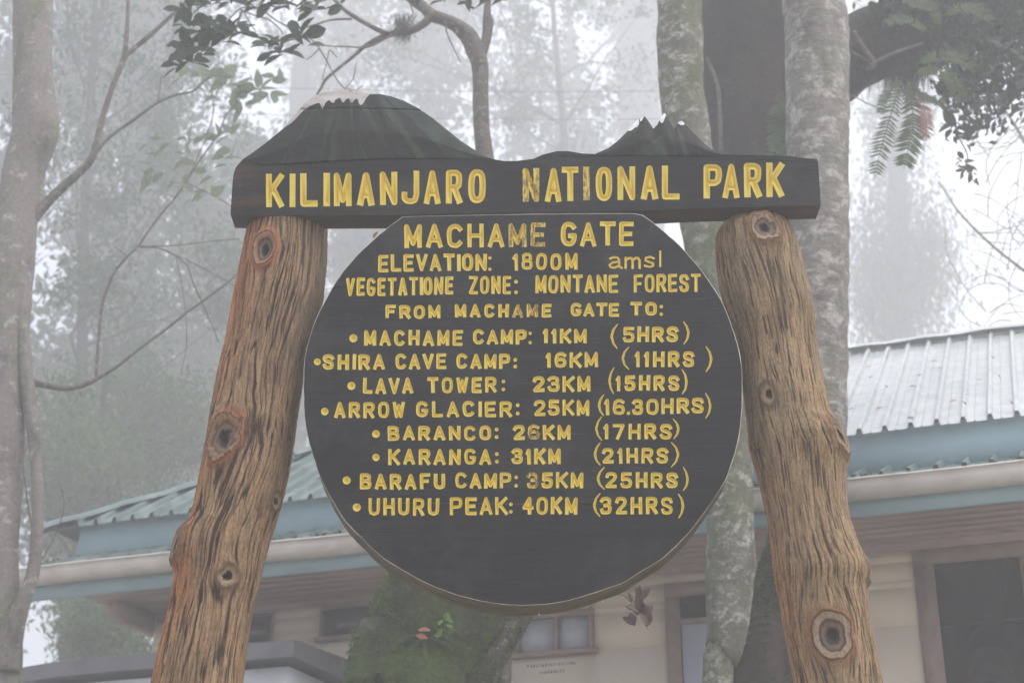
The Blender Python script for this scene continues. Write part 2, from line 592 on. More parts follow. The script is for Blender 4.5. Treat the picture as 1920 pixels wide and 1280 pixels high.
G = {
    'A': [[(0, 0), (0.5, 1), (1, 0)], [(0.2, 0.28), (0.8, 0.28)]],
    'B': [[(0, 0), (0, 1), (0.65, 1), (0.92, 0.93), (0.95, 0.75), (0.85, 0.55), (0.6, 0.52), (0, 0.52)], [(0.6, 0.52), (0.92, 0.42), (1, 0.25), (0.93, 0.06), (0.65, 0), (0, 0)]],
    'C': [se(38, 322, 14)],
    'E': [[(1, 1), (0, 1), (0, 0), (1, 0)], [(0, 0.5), (0.85, 0.5)]],
    'F': [[(1, 1), (0, 1), (0, 0)], [(0, 0.5), (0.8, 0.5)]],
    'G': [se(38, 330, 14) + [(1.0, 0.42), (0.62, 0.42)]],
    'H': [[(0, 0), (0, 1)], [(1, 0), (1, 1)], [(0, 0.5), (1, 0.5)]],
    'I': [[(0.5, 0), (0.5, 1)]],
    'J': [[(1, 1), (1, 0.25), (0.88, 0.06), (0.6, 0), (0.2, 0.02), (0, 0.12), (0, 0.25)]],
    'K': [[(0, 0), (0, 1)], [(1, 1), (0.06, 0.42)], [(0.32, 0.58), (1, 0)]],
    'L': [[(0, 1), (0, 0), (1, 0)]],
    'M': [[(0, 0), (0, 1), (0.5, 0.12), (1, 1), (1, 0)]],
    'N': [[(0, 0), (0, 1), (1, 0), (1, 1)]],
    'O': [se(0, 360, 20)],
    'P': [[(0, 0), (0, 1), (0.7, 1), (0.95, 0.93), (1, 0.73), (0.92, 0.52), (0.65, 0.45), (0, 0.45)]],
    'R': [[(0, 0), (0, 1), (0.7, 1), (0.95, 0.93), (1, 0.75), (0.92, 0.55), (0.65, 0.48), (0, 0.48)], [(0.5, 0.48), (1, 0)]],
    'S': [[(1, 0.8), (0.88, 0.95), (0.5, 1), (0.12, 0.95), (0, 0.78), (0.12, 0.6), (0.5, 0.51), (0.88, 0.41), (1, 0.23), (0.88, 0.05), (0.5, 0), (0.12, 0.04), (0, 0.2)]],
    'T': [[(0, 1), (1, 1)], [(0.5, 1), (0.5, 0)]],
    'U': [[(0, 1), (0, 0.3), (0.1, 0.08), (0.5, 0), (0.9, 0.08), (1, 0.3), (1, 1)]],
    'V': [[(0, 1), (0.5, 0), (1, 1)]],
    'W': [[(0, 1), (0.24, 0), (0.5, 0.85), (0.76, 0), (1, 1)]],
    'Z': [[(0, 1), (1, 1), (0, 0), (1, 0)]],
    '0': [se(0, 360, 20)],
    '1': [[(0.1, 0.78), (0.7, 1), (0.7, 0)]],
    '2': [[(0, 0.78), (0.12, 0.95), (0.5, 1), (0.88, 0.95), (1, 0.76), (0.85, 0.52), (0.35, 0.25), (0.04, 0), (1, 0)]],
    '3': [[(0, 0.84), (0.2, 0.98), (0.6, 1), (0.92, 0.92), (0.95, 0.72), (0.8, 0.55), (0.4, 0.52)], [(0.8, 0.53), (1, 0.38), (1, 0.2), (0.85, 0.03), (0.5, 0), (0.12, 0.03), (0, 0.2)]],
    '4': [[(0.72, 0), (0.72, 1), (0, 0.36), (1, 0.36)]],
    '5': [[(0.95, 1), (0.1, 1), (0.06, 0.56), (0.5, 0.62), (0.9, 0.52), (1, 0.3), (0.88, 0.06), (0.5, 0), (0.1, 0.03), (0, 0.18)]],
    '6': [[(0.95, 0.88), (0.7, 1), (0.35, 1), (0.08, 0.85), (0, 0.5), (0, 0.28), (0.12, 0.06), (0.5, 0), (0.88, 0.06), (1, 0.28), (0.88, 0.5), (0.5, 0.56), (0.1, 0.48)]],
    '7': [[(0, 1), (1, 1), (0.35, 0)]],
    '8': [se(0, 360, 14, 0.5, 0.77, 0.44, 0.23), se(0, 360, 14, 0.5, 0.27, 0.5, 0.27)],
    'a': [[(0.1, 0.88), (0.35, 1), (0.65, 0.98), (0.8, 0.8), (0.8, 0.12), (1, 0)], [(0.8, 0.6), (0.3, 0.5), (0.03, 0.28), (0.15, 0.05), (0.45, 0), (0.8, 0.2)]],
    'm': [[(0, 0), (0, 0.95)], [(0, 0.75), (0.2, 0.95), (0.42, 0.95), (0.5, 0.7), (0.5, 0)], [(0.5, 0.75), (0.7, 0.95), (0.9, 0.95), (1, 0.7), (1, 0)]],
    's': [[(1, 0.85), (0.6, 1), (0.15, 0.92), (0.1, 0.65), (0.5, 0.5), (0.92, 0.38), (0.95, 0.1), (0.5, 0), (0.02, 0.12)]],
    'l': [[(0.5, 0), (0.5, 1)]],
    '(': [[(0.95, 1.0), (0.35, 0.8), (0.02, 0.5), (0.3, 0.2), (0.9, 0)]],
    ')': [[(0.05, 1.0), (0.65, 0.8), (0.98, 0.5), (0.7, 0.2), (0.1, 0)]],
}
WREL = {'I': 0.22, '1': 0.5, 'M': 1.08, 'W': 1.08, 'J': 0.95, 'L': 0.9, 'E': 0.92, 'F': 0.92}
lr = random.Random(3)


class GlyphSet:
    def __init__(s):
        s.items = []           # (char, list of centre polylines in px, half width px, name)

    def put(s, ch, x0, x1, yt, yb, w, nm='letter'):
        if ch in ':':
            for yy in (yt + 0.18 * (yb - yt), yb - 0.12 * (yb - yt)):
                s.dot((x0 + x1) / 2, yy, (x1 - x0) * 0.42, 'dot')
            return
        if ch == '.':
            s.dot((x0 + x1) / 2, yb - 3.5, 3.4, 'dot')
            return
        hw = w / 2 * lr.uniform(0.86, 1.02)
        sl = lr.uniform(-0.6, 0.6)
        dy = lr.uniform(-0.6, 0.6)
        lines = []
        for pl in G[ch]:
            q = []
            for gx_, gy_ in pl:
                X = x0 + hw + gx_ * max(x1 - x0 - 2 * hw, 0.01)
                Yp = yb - hw - gy_ * (yb - yt - 2 * hw)
                q.append((X + sl * (gy_ - 0.5) + lr.uniform(-0.3, 0.3), Yp + dy + lr.uniform(-0.3, 0.3)))
            if len(pl) > 2 and pl[0] == pl[-1] or (ch in 'O08' and True):
                q[-1] = q[0]
            lines.append(q)
        s.items.append((ch, lines, hw, nm))

    def dot(s, x, y, r, nm='bullet'):
        s.items.append(('*', [[(x, y)]], r, nm))

    def word(s, txt, x0, x1, yt0, yb0, w, yt1=None, yb1=None, gap=0.26):
        yt1 = yt0 if yt1 is None else yt1
        yb1 = yb0 if yb1 is None else yb1
        ws = [WREL.get(c, 1.0) for c in txt]
        tot = sum(ws) + gap * (len(txt) - 1)
        u = (x1 - x0) / tot
        x = x0
        for c, wr in zip(txt, ws):
            t = (x - x0) / (x1 - x0)
            wd = max(wr * u, w)
            s.put(c, x, x + wr * u if wr * u > w else x + w, yt0 + (yt1 - yt0) * t, yb0 + (yb1 - yb0) * t, w,
                  'digit' if c in '0123456789' else 'bracket' if c in '()' else 'letter')
            x += (wr + gap) * u


def carve(outline_px, gs, cracks, Yp, depth_rel, mats, parent, face_name, worn=(), worn_fn=None):
    """one face cut out along the letters; every letter becomes a groove mesh of its own"""
    coords, faces, owner = [], [], []

    def addpoly(pts, own):
        i0 = len(coords)
        coords.extend([Vector((float(x), float(-y))) for x, y in pts])
        # orient ccw
        a = 0
        for k in range(len(pts)):
            x1, y1 = pts[k]
            x2, y2 = pts[(k + 1) % len(pts)]
            a += x1 * (-y2) - x2 * (-y1)
        idx = list(range(i0, i0 + len(pts)))
        if a < 0:
            idx.reverse()
        faces.append(idx)
        owner.append(own)

    addpoly(outline_px, -1)
    cl = []
    for gi, (ch, lines, hw, nm) in enumerate(gs.items):
        segs = []
        for pl in lines:
            if len(pl) == 1:
                x, y = pl[0]
                n = 12
                ring = [(x + hw * cos(2 * pi * k / n), y + hw * sin(2 * pi * k / n)) for k in range(n)]
                for k in range(n):
                    addpoly([ring[k], ring[(k + 1) % n], (x, y)], gi)
                segs.append((x, y, x, y))
                continue
            for k in range(len(pl) - 1):
                (x0, y0), (x1, y1) = pl[k], pl[k + 1]
                L = math.hypot(x1 - x0, y1 - y0)
                if L < 1e-4:
                    continue
                tx, ty = (x1 - x0) / L, (y1 - y0) / L
                e0 = hw * 0.92 if k == 0 and pl[0] != pl[-1] else 0
                e1 = hw * 0.92 if k == len(pl) - 2 and pl[0] != pl[-1] else 0
                h0 = h1 = hw
                if ch in '()':
                    tt0, tt1 = k / (len(pl) - 1), (k + 1) / (len(pl) - 1)
                    h0 = hw * (0.35 + 0.75 * sin(pi * tt0))
                    h1 = hw * (0.35 + 0.75 * sin(pi * tt1))
                nx_, ny_ = -ty, tx
                a0, b0 = x0 - tx * e0, y0 - ty * e0
                a1, b1 = x1 + tx * e1, y1 + ty * e1
                addpoly([(a0, b0), (a1, b1), (a1 + nx_ * h1, b1 + ny_ * h1), (a0 + nx_ * h0, b0 + ny_ * h0)], gi)
                addpoly([(a0, b0), (a1, b1), (a1 - nx_ * h1, b1 - ny_ * h1), (a0 - nx_ * h0, b0 - ny_ * h0)], gi)
                segs.append((x0, y0, x1, y1))
                if k > 0 and ch not in '()':
                    n = 8
                    addpoly([(x0 + hw * cos(2 * pi * (j + .5) / n), y0 + hw * sin(2 * pi * (j + .5) / n)) for j in range(n)], gi)
        cl.append(np.array(segs))
    NC = len(gs.items)
    for ci, pl in enumerate(cracks):
        for k in range(len(pl) - 1):
            (x0, y0, w0), (x1, y1, w1) = pl[k], pl[k + 1]
            addpoly([(x0, y0 - w0), (x1, y1 - w1), (x1, y1 + w1), (x0, y0 + w0)], NC)
    V, E, Fo, ov, oe, of = geometry.delaunay_2d_cdt(coords, [], faces, 1, 1e-5, True)
    V = np.array([(v.x, -v.y) for v in V])
    groups = {}
    for f, src in zip(Fo, of):
        own = [owner[s_] for s_ in src]
        if not own:
            continue
        g_ = max(own)
        if g_ == NC and any(0 <= o_ < NC for o_ in own):
            g_ = max(o_ for o_ in own if o_ < NC)
        groups.setdefault(g_, []).append(f)

    r_u = (640 - V[:, 1]) / F
    ry = CP - r_u * SP
    t = Yp / ry
    W = np.stack([(V[:, 0] - 960) / F * t, np.full(len(V), Yp), CZ + (SP + r_u * CP) * t], -1)
    pxm = Yp / CP / F * 1.0

    def emit(name, fl, par, mat, dep=None, gro=None):
        ids = sorted({i for f in fl for i in f})
        mp = {o: k for k, o in enumerate(ids)}
        vv = W[ids].copy()
        if dep is not None:
            vv[:, 1] += dep
        ff = [tuple(reversed([mp[i] for i in f])) for f in fl]
        o = mesh_np(name, vv, ff, mat, par, smooth=False, attrs={'groove': gro} if gro is not None else None)
        # faces look at the camera side (-Y)
        me = o.data
        flip = [p for p in me.polygons if p.normal.y > 0]
        if len(flip) > len(me.polygons) / 2:
            me.flip_normals()
        return o

    face = emit(face_name, groups.get(-1, []), parent, mats['board'])
    for g_, fl in groups.items():
        if g_ == -1:
            continue
        ids = sorted({i for f in fl for i in f})
        pts = V[ids]
        if g_ == NC:
            # crack floors sit 4 mm deeper, with no slope
            d = np.full(len(ids), 0.004)
            ck = emit('crack', fl, face, mats['crack'], d)
            ck['kind'] = 'stuff'
            continue
        ch, lines, hw, nm = gs.items[g_]
        s_ = cl[g_]
        dmin = np.full(len(ids), 1e9)
        for x0, y0, x1, y1 in s_:
            dx, dy = x1 - x0, y1 - y0
            L2 = dx * dx + dy * dy
            tt = np.clip(((pts[:, 0] - x0) * dx + (pts[:, 1] - y0) * dy) / L2, 0, 1) if L2 > 0 else 0
            dd = np.hypot(pts[:, 0] - x0 - tt * dx, pts[:, 1] - y0 - tt * dy)
            dmin = np.minimum(dmin, dd)
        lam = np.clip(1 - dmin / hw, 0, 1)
        # never leave a step where a vertex lies on the outer edge
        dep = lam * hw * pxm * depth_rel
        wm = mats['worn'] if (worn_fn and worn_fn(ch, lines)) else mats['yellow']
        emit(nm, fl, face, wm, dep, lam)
    return face


def smooth_outline(pts, n, closed=True):
    a = np.array(pts, float)
    a = np.vstack([a, a[:1]]) if closed else a
    rows = np.hstack([a, np.zeros((len(a), 2))])
    r = catmull(rows, n)
    return r[:-1 if closed else None, :2]


SIGN_Y = 4.0
sign = thing('park_sign', 'dark carved park sign with yellow lettering hung between two leaning log posts', 'sign')
mats = {'board': M['board'], 'yellow': M['yellow'], 'worn': M['yellow_worn'], 'crack': M['beam_under']}

# --- beam board
gs = GlyphSet()
def bl_(x, off=0):
    return 389 - 0.0205 * (x - 499) + off
for ch, a, b_ in [('K', 499, 532), ('I', 542, 555), ('L', 563, 596), ('I', 606, 619), ('M', 626, 659), ('A', 670, 702), ('N', 712, 745),
                  ('J', 753, 786), ('A', 795, 826), ('R', 836, 867), ('O', 878, 911), ('N', 980, 1011), ('A', 1022, 1053),
                  ('T', 1053, 1085), ('I', 1093, 1106), ('O', 1117, 1148), ('N', 1158, 1191), ('A', 1202, 1234), ('L', 1241, 1275),
                  ('P', 1319, 1354), ('A', 1355, 1387), ('R', 1395, 1428), ('K', 1437, 1470)]:
    yb = bl_(a)
    gs.put(ch, a, b_, yb - 63 - 0.002 * (a - 499), yb, 12.2)
beam_out = [(432, 402), (434, 372), (436, 342), (438, 326), (442, 314), (454, 300)]
beam_top = [(489, 310), (600, 304), (706, 298.5), (800, 298), (896, 297), (921, 298), (945, 302), (969, 302), (1000, 298), (1017, 291), (1044, 284),
            (1065, 284), (1092, 289), (1117, 290)]
beam_full = beam_out + [(470, 289.5), (500, 292)] + [(600, 296), (700, 293), (800, 292), (905, 293)] + [(921, 298), (945, 302), (969, 302), (1000, 298), (1017, 290.5), (1044, 283.5), (1065, 283.5), (1092, 288),
             (1117, 289)] + [(1125, 288.5), (1220, 289), (1343, 289), (1357, 290), (1416, 291), (1481, 292.5), (1502, 296), (1532, 298.5), (1534, 307), (1537, 350), (1539, 385)] + \
            [(1312, 390.5), (1196, 396), (900, 399.7), (758, 403), (602, 403.7), (500, 404)]
cracks = [[(489, 311, .2), (540, 309, .7), (620, 304, .5), (706, 299, .7), (800, 298, .4), (896, 297, .6)],
          [(1030, 293, .3), (1120, 292, .7), (1250, 293, .8), (1345, 294, .5), (1420, 295, .3)],
          [(1410, 299, .3), (1460, 301, .7), (1500, 303, .3)], [(560, 376, .2), (600, 375, .5), (650, 375, .2)]]
beam = carve(beam_full, gs, cracks, SIGN_Y, 0.38, mats, sign, 'beam_board',
             worn_fn=lambda ch, l: ch == 'N' and 970 < l[0][0][0] < 1012 or ch == 'I' and 1080 < l[0][0][0] < 1110)


def rim(name, outline_px, Y0, Y1, mat, parent, bevel=0.0, shrink=0.0, nsub=3, back=True):
    pts = np.array([P(x, y, Y0) for x, y in outline_px])
    c = pts.mean(0)
    m = len(pts)
    rows = []
    ys = np.linspace(Y0 + bevel, Y1, nsub)
    for y in ys:
        q = pts.copy()
        q[:, 1] = y
        s_ = shrink * (y - Y0) / (Y1 - Y0)
        q[:, 0] = c[0] + (q[:, 0] - c[0]) * (1 - s_)
        q[:, 2] = c[2] + (q[:, 2] - c[2]) * (1 - s_)
        rows.append(q)
    V = np.vstack(rows)
    f = []
    for r in range(nsub - 1):
        for j in range(m):
            j2 = (j + 1) % m
            f.append((r * m + j, r * m + j2, (r + 1) * m + j2, (r + 1) * m + j))
    if back:
        f.append(tuple((nsub - 1) * m + j for j in range(m)))
    return mesh_np(name, V, f, mat, parent, smooth=False)


# body of the beam (sides, underside, back)
rim('beam_body', beam_full, SIGN_Y, SIGN_Y + 0.082, M['beam_under'], beam, bevel=0.0, shrink=0.0)

# --- round board
disc_px = [(754.5, 407), (743, 416), (724, 430), (691, 458.6), (661, 489), (635, 522), (611.6, 562), (595, 594.5), (581, 634), (572.5, 669.5), (570.2, 718), (572, 784), (581, 831), (595, 877.5),
           (604, 900), (628, 944), (647.5, 974), (674, 1003), (713, 1040), (757, 1068.5), (811.6, 1097), (866, 1116.6), (921, 1128.6), (960, 1132.6), (1006, 1132.6), (1051.7, 1127), (1097.5, 1115),
           (1143, 1100.5), (1171, 1090), (1200.6, 1070.7), (1235, 1050), (1265, 1024), (1292, 996), (1315, 966), (1338, 934), (1359, 900), (1368, 877.5), (1382, 831), (1389, 784), (1391, 725),
           (1389, 681), (1380, 639), (1358.5, 578), (1335, 536), (1307, 498), (1274, 461), (1250.7, 440), (1227, 420), (1204, 404)]
arc = smooth_outline(disc_px, 190, closed=False)
disc_out = [tuple(p) for p in arc] + [(1188, 400.5), (1100, 401), (1000, 402), (900, 403.5), (820, 405), (775, 406)]
disc_out = [(x + 0.5 * (vnoise(x * 0.09, y * 0.09, 0, 5) - .5) * 2, y + 0.5 * (vnoise(x * 0.09, y * 0.09, 0, 6) - .5) * 2) for x, y in disc_out]

gs = GlyphSet()
gs.word('MACHAME', 758, 1023, 420.5, 465.5, 9.2, 417.5, 462.5, gap=0.26)
gs.word('GATE', 1051.5, 1188.5, 416, 462, 9.2, 415.5, 461, gap=0.2)
gs.word('ELEVATION', 709, 913, 477.5, 510, 7, 475, 507.5, gap=0.2)
gs.put(':', 915, 922.5, 478, 508, 5)
gs.put('1', 960, 973, 474.5, 507, 7, 'digit')
gs.word('800', 978, 1053, 474.5, 506, 6.4, gap=0.3)
gs.put('M', 1060, 1083, 473.5, 505.5, 7)
gs.put('a', 1140, 1167.5, 480, 503.5, 4.2)
gs.put('m', 1171, 1201.5, 480, 503.5, 4.4)
gs.put('s', 1207, 1228, 480, 502.5, 4.2)
gs.put('l', 1236, 1240.3, 470, 501, 4)
gs.word('VEGETATIONE', 648.6, 850, 521, 555, 6.6, 518, 552, gap=0.2)
gs.word('ZONE', 879, 958.4, 517, 551, 6.4, gap=0.22)
gs.put(':', 963.6, 972, 523, 551, 5)
gs.word('MONTANE', 1004, 1159, 515.5, 549.5, 6.4, 514.5, 548.5, gap=0.18)
gs.word('FOREST', 1188.5, 1314, 514, 548, 6.2, 513, 547, gap=0.2)
gs.word('FROM', 723, 826, 571.5, 597, 6.8, gap=0.3)
gs.word('MACHAME', 853, 1034, 569.5, 595, 6.8, gap=0.34)
gs.word('GATE', 1070, 1161, 567.5, 593, 6.6, gap=0.14)
gs.word('TO', 1182, 1232, 566, 591.5, 6.6, gap=0.25)
gs.put(':', 1236, 1244, 571, 591, 5)
LN = [
    [(662.6, 634, 7.7), ('MACHAME', 683, 868, 618.5, 648), ('CAMP', 887, 988, 617.5, 645.5), (':', 990.5, 998, 620, 645), ('11KM', 1017.5, 1100, 615.7, 643.5), ('(', 1144, 1160, 606, 653.7), ('5HRS', 1168, 1272, 612, 641.5), (')', 1280, 1293.5, 602, 646)],
    [(595, 678, 6.6), ('SHIRA', 605, 721.7, 663.7, 693), ('CAVE', 741.6, 837, 662.5, 692), ('CAMP', 855.8, 957, 662.5, 691), (':', 962, 970.5, 671, 689), ('16KM', 1023, 1121, 660, 689), ('(', 1165, 1181, 649, 692.6), ('11HRS', 1190, 1302, 658, 688), (')', 1322, 1336, 648.5, 697)],
    [(659, 723, 7.7), ('LAVA', 680.7, 774.5, 707.6, 738), ('TOWER', 801, 931, 706.4, 736), (':', 940, 948, 711, 732), ('23KM', 999, 1107, 704.5, 734.5), ('(', 1140.5, 1153, 688, 738), ('15HRS', 1154, 1274, 703, 732.5), (')', 1277, 1290, 690.7, 739)],
    [(609, 771, 7.2), ('ARROW', 626.8, 759, 753, 783.5), ('GLACIER', 780, 960, 751.5, 781.3), (':', 966.6, 975, 755, 777), ('25KM', 1001, 1105, 749, 779), ('(', 1120.6, 1134, 739, 780), ('16.30HRS', 1133, 1320, 747.4, 777.5), (')', 1321, 1334.5, 736, 784)],
    [(705, 813, 7.4), ('BARANCO', 727, 921, 797.8, 825.5), (':', 927, 935.5, 801, 821), ('26KM', 962, 1069.7, 795.5, 823.8), ('(', 1116, 1130.6, 780, 827), ('17HRS', 1131, 1260, 794, 823.6), (')', 1261, 1274.6, 784, 823.5)],
    [(705, 857, 7), ('KARANGA', 728, 921, 841, 871), (':', 927.5, 936, 847, 867), ('31KM', 959, 1051.4, 840, 870), ('(', 1113, 1127.6, 828, 872), ('21HRS', 1129, 1253, 839, 868.6), (')', 1256.5, 1274, 828, 875.6)],
    [(650, 900, 7.7), ('BARAFU', 675, 835, 887, 917), ('CAMP', 853.6, 959, 885.7, 915.3), (':', 964, 972, 890, 912.6), ('35KM', 987.7, 1094, 884.6, 915), ('(', 1118.7, 1135, 875, 918), ('25HRS', 1135, 1271, 884.6, 914.5), (')', 1279, 1291.7, 875, 921)],
    [(669, 950.6, 7.7), ('UHURU', 691, 823.7, 933, 966), ('PEAK', 843.6, 952, 931, 964.5), (':', 954, 962, 941, 961), ('40KM', 979, 1083, 931, 964), ('(', 1111.7, 1127, 923, 968.5), ('32HRS', 1125, 1261.7, 931, 964), (')', 1270, 1283.5, 924, 971)],
]
for row in LN:
    for it in row:
        if len(it) == 3:
            gs.dot(*it)
        elif it[0] in '():':
            gs.put(it[0], it[1], it[2], it[3], it[4], 4.6 if it[0] != ':' else 5, 'bracket')
        elif '.' in it[0]:
            gs.put('1', 1132, 1144, 747, 778, 6.8, 'digit')
            gs.put('6', 1149, 1172, 747.5, 777.5, 6.8, 'digit')
            gs.put('.', 1174, 1183, 747, 777.5, 6)
            gs.put('3', 1185, 1206, 747.5, 777.5, 6.8, 'digit')
            gs.put('0', 1212, 1235, 747, 777, 6.8, 'digit')
            gs.put('H', 1240, 1263, 745.5, 775.5, 6.8)
            gs.put('R', 1269, 1292, 745, 775, 6.8)
            gs.put('S', 1297, 1320, 745, 775, 6.8)
        else:
            gs.word(it[0], it[1], it[2], it[3], it[4], 6.9, gap=0.3 if len(it[0]) > 4 else 0.24)
dcr = [[(606, 941, .2), (700, 942.5, .5), (820, 943.2, .6), (960, 944, .5), (1062, 944.5, .6), (1130, 945, .6), (1200, 943.5, .3)],
       [(975, 718, .2), (1060, 719, .6), (1140, 719.5, .7), (1215, 718.5, .5), (1262, 716, .2)],
       [(990, 810, .2), (1030, 812, .9), (1075, 813, .6), (1120, 812.5, .8), (1150, 810, .3)],
       [(611, 540, .2), (640, 538, .6), (668, 536, .2)],
       [(1290, 560, .2), (1330, 561, .5), (1350, 560, .2)], [(640, 1004, .2), (700, 1005, .4), (780, 1005, .2)]]
def _disc_worn(ch, lines):
    x = min(q[0] for l in lines for q in l)
    y = min(q[1] for l in lines for q in l)
    return (ch == 'E' and 985 < x < 1000 and y < 440) or (ch in 'AM' and 940 < x < 1000 and 560 < y < 600) or \
        (ch == '6' and 985 < x < 1000 and 790 < y < 830) or (ch == '3' and 980 < x < 1000 and y > 880) or (ch == 'M' and 945 < x < 985 and y < 440)
disc = carve(disc_out, gs, dcr, SIGN_Y - 0.001, 0.38, mats, sign, 'round_board', worn_fn=_disc_worn)
# bare wood shows where the paint has worn off the arris
pts = np.array([P(x, y, SIGN_Y - 0.001) for x, y in disc_out])
cc = pts.mean(0)
m_ = len(pts)
wv = 0.0012 + 0.0026 * np.clip(np.array([vnoise(x * 0.02, y * 0.02, 0, 8) for x, y in disc_out]) - 0.28, 0, 1)
q1 = pts + np.stack([np.zeros(m_), np.zeros(m_), np.zeros(m_)], -1)
dirv = (pts - cc)
dirv /= np.linalg.norm(dirv, axis=1)[:, None]
q2 = pts + dirv * wv[:, None]
q2[:, 1] += wv * 0.9
V = np.vstack([q1, q2])
f = [(j, (j + 1) % m_, m_ + (j + 1) % m_, m_ + j) for j in range(m_)]
mesh_np('worn_edge', V, f, M['bare_edge'], disc, smooth=False)
rows_ = []
for kk, y_ in enumerate((0, 0.02, 0.05, 0.08, 0.107)):
    q = q2.copy()
    q[:, 1] += y_
    if kk:
        q += dirv * (vnoise(pts[:, 0] * 14, pts[:, 2] * 14, y_ * 40, 4) - 0.5)[:, None] * 0.003
    rows_.append(q)
V = np.vstack(rows_)
f = [(r * m_ + j, r * m_ + (j + 1) % m_, (r + 1) * m_ + (j + 1) % m_, (r + 1) * m_ + j) for r in range(4) for j in range(m_)]
f.append(tuple(4 * m_ + j for j in range(m_)))
mesh_np('board_side', V, f, M['board_edge'], disc, smooth=False)

# rusty nail heads where the boards are fixed
M['rust'] = simple('rusty_nail', [(0.3, (0.03, 0.018, 0.012)), (0.7, (0.09, 0.045, 0.025))], 60, 0.8, bstr=0.3)
for x, y, par, yy in [(905, 312, beam, SIGN_Y), (1303, 304, beam, SIGN_Y), (484, 388, beam, SIGN_Y), (1512, 320, beam, SIGN_Y), (795, 1035, disc, SIGN_Y - 0.001), (652, 590, disc, SIGN_Y - 0.001), (677, 598, disc, SIGN_Y - 0.001), (1300, 978, disc, SIGN_Y - 0.001)]:
    c_ = P(x, y, yy)
    a_ = np.linspace(0, 2 * pi, 10, endpoint=False)
    V = [(c_.x + 0.0026 * cos(t), c_.y - 0.0002, c_.z + 0.0026 * sin(t)) for t in a_] + [(c_.x + 0.0018 * cos(t), c_.y - 0.0012, c_.z + 0.0018 * sin(t)) for t in a_] + [(c_.x, c_.y - 0.0014, c_.z)]
    mesh_np('nail_head', V, [(j, (j + 1) % 10, 10 + (j + 1) % 10, 10 + j) for j in range(10)] + [(10 + j, 10 + (j + 1) % 10, 20) for j in range(10)], M['rust'], par)

# --- carved mountains on the beam
def interp(tab, x):
    a = np.array(tab, float)
    return np.interp(x, a[:, 0], a[:, 1])


kili_top = [(454, 300), (472, 288), (498, 269), (532, 241), (550, 220), (568, 199), (587, 183), (607, 174.5), (636, 170.5), (667, 171.5), (696, 177.5), (712, 177), (732, 181), (758, 190), (785, 204),
            (811, 222), (837, 243), (863, 264), (889, 281), (915, 295), (921, 297.5)]
mawe_top = [(1117, 288.5), (1141, 278), (1161, 262), (1178, 245), (1192, 229), (1200, 222), (1208, 217.5), (1216, 228), (1225, 241.5), (1232, 235), (1239, 221), (1245.5, 213), (1252, 221), (1259, 233),
            (1265, 241.5), (1271, 231), (1278, 228), (1288, 237), (1306, 255), (1326, 274), (1343, 285), (1350, 288.5)]


def relief(name, top, x0, x1, nx_, ny_, ybase, fn, mat, parent, thick=0.06, back_scale=1.0):
    xs = np.linspace(x0, x1, nx_)
    xs = np.unique(np.concatenate([xs, [t_[0] for t_ in top if x0 <= t_[0] <= x1]]))
    nx_ = len(xs)
    yt = interp(top, xs)
    yb = ybase(xs)
    v = np.linspace(0, 1, ny_)
    X = np.repeat(xs[:, None], ny_, 1)
    Yp = yb[:, None] + (yt - yb)[:, None] * v[None, :]
    d, r_ = fn(X, Yp, v[None, :] + 0 * X)
    Vv = []
    W0 = np.array([[P(X[i, j], Yp[i, j], SIGN_Y) for j in range(ny_)] for i in range(nx_)])
    Fr = W0.copy()
    Fr[..., 1] -= d
    Bk = W0.copy()
    Bk[..., 1] += thick
    # widen the top arris so it rolls over
    nF = nx_ * ny_
    V = np.vstack([Fr.reshape(-1, 3), Bk.reshape(-1, 3)])
    i = np.arange(nx_ - 1)[:, None] * ny_ + np.arange(ny_ - 1)[None, :]
    Ff = np.stack([i, i + ny_, i + ny_ + 1, i + 1], -1).reshape(-1, 4)
    Fb = (np.stack([i, i + 1, i + ny_ + 1, i + ny_], -1) + nF).reshape(-1, 4)
    k = np.arange(nx_ - 1) * ny_
    Ft = np.stack([k + ny_ - 1, k + 2 * ny_ - 1, k + 2 * ny_ - 1 + nF, k + ny_ - 1 + nF], -1)
    Fbt = np.stack([k + ny_, k, k + nF, k + ny_ + nF], -1)
    Fa = np.vstack([Ff, Fb, Ft, Fbt])
    rr = np.concatenate([r_.ravel(), r_.ravel()])
    o = mesh_np(name, V, Fa, mat, parent, attrs={'ray': rr})
    o.data.polygons.foreach_set('use_smooth', np.arange(len(Fa)) < len(Ff))
    return o


def kili_fn(X, Yp, v):
    ax, ay = 655.0, 110.0
    ang = np.arctan2(X - ax, Yp - ay)
    ridg = 0.65 * fbm(ang * 5 + 0.5 * vnoise(X * 0.02, Yp * 0.03, 0, 12), v * 1.1, 0, 11, 3) + 0.35 * fbm(X * 0.04, Yp * 0.03, 0, 13, 3)
    d = 0.001 + 0.017 * (1 - v ** 2.2) * (0.55 + 0.45 * np.clip(1 - np.abs(X - 690) / 260, 0, 1)) * (np.clip(v * 2.6, 0, 1) ** 1.1)
    d = d + 0.010 * (ridg - 0.5) * np.clip(v * 5, 0, 1) * np.clip((1 - v) * 3, 0.15, 1)
    hh = 1 - np.exp(-np.clip((interp([(454, 303), (489, 309.5), (600, 303.5), (706, 298), (896, 297.3), (921, 298)], X) - interp(kili_top, X)), 0, 400) / 38)
    d = 0.001 + d * hh
    crack = np.abs(Yp - (207 + (X - 650) * 0.006))
    d = d - 0.004 * (crack < 0.9)
    return d, (ang + 0.10 * fbm(X * 0.015, Yp * 0.02, 0, 15)) * 4.2


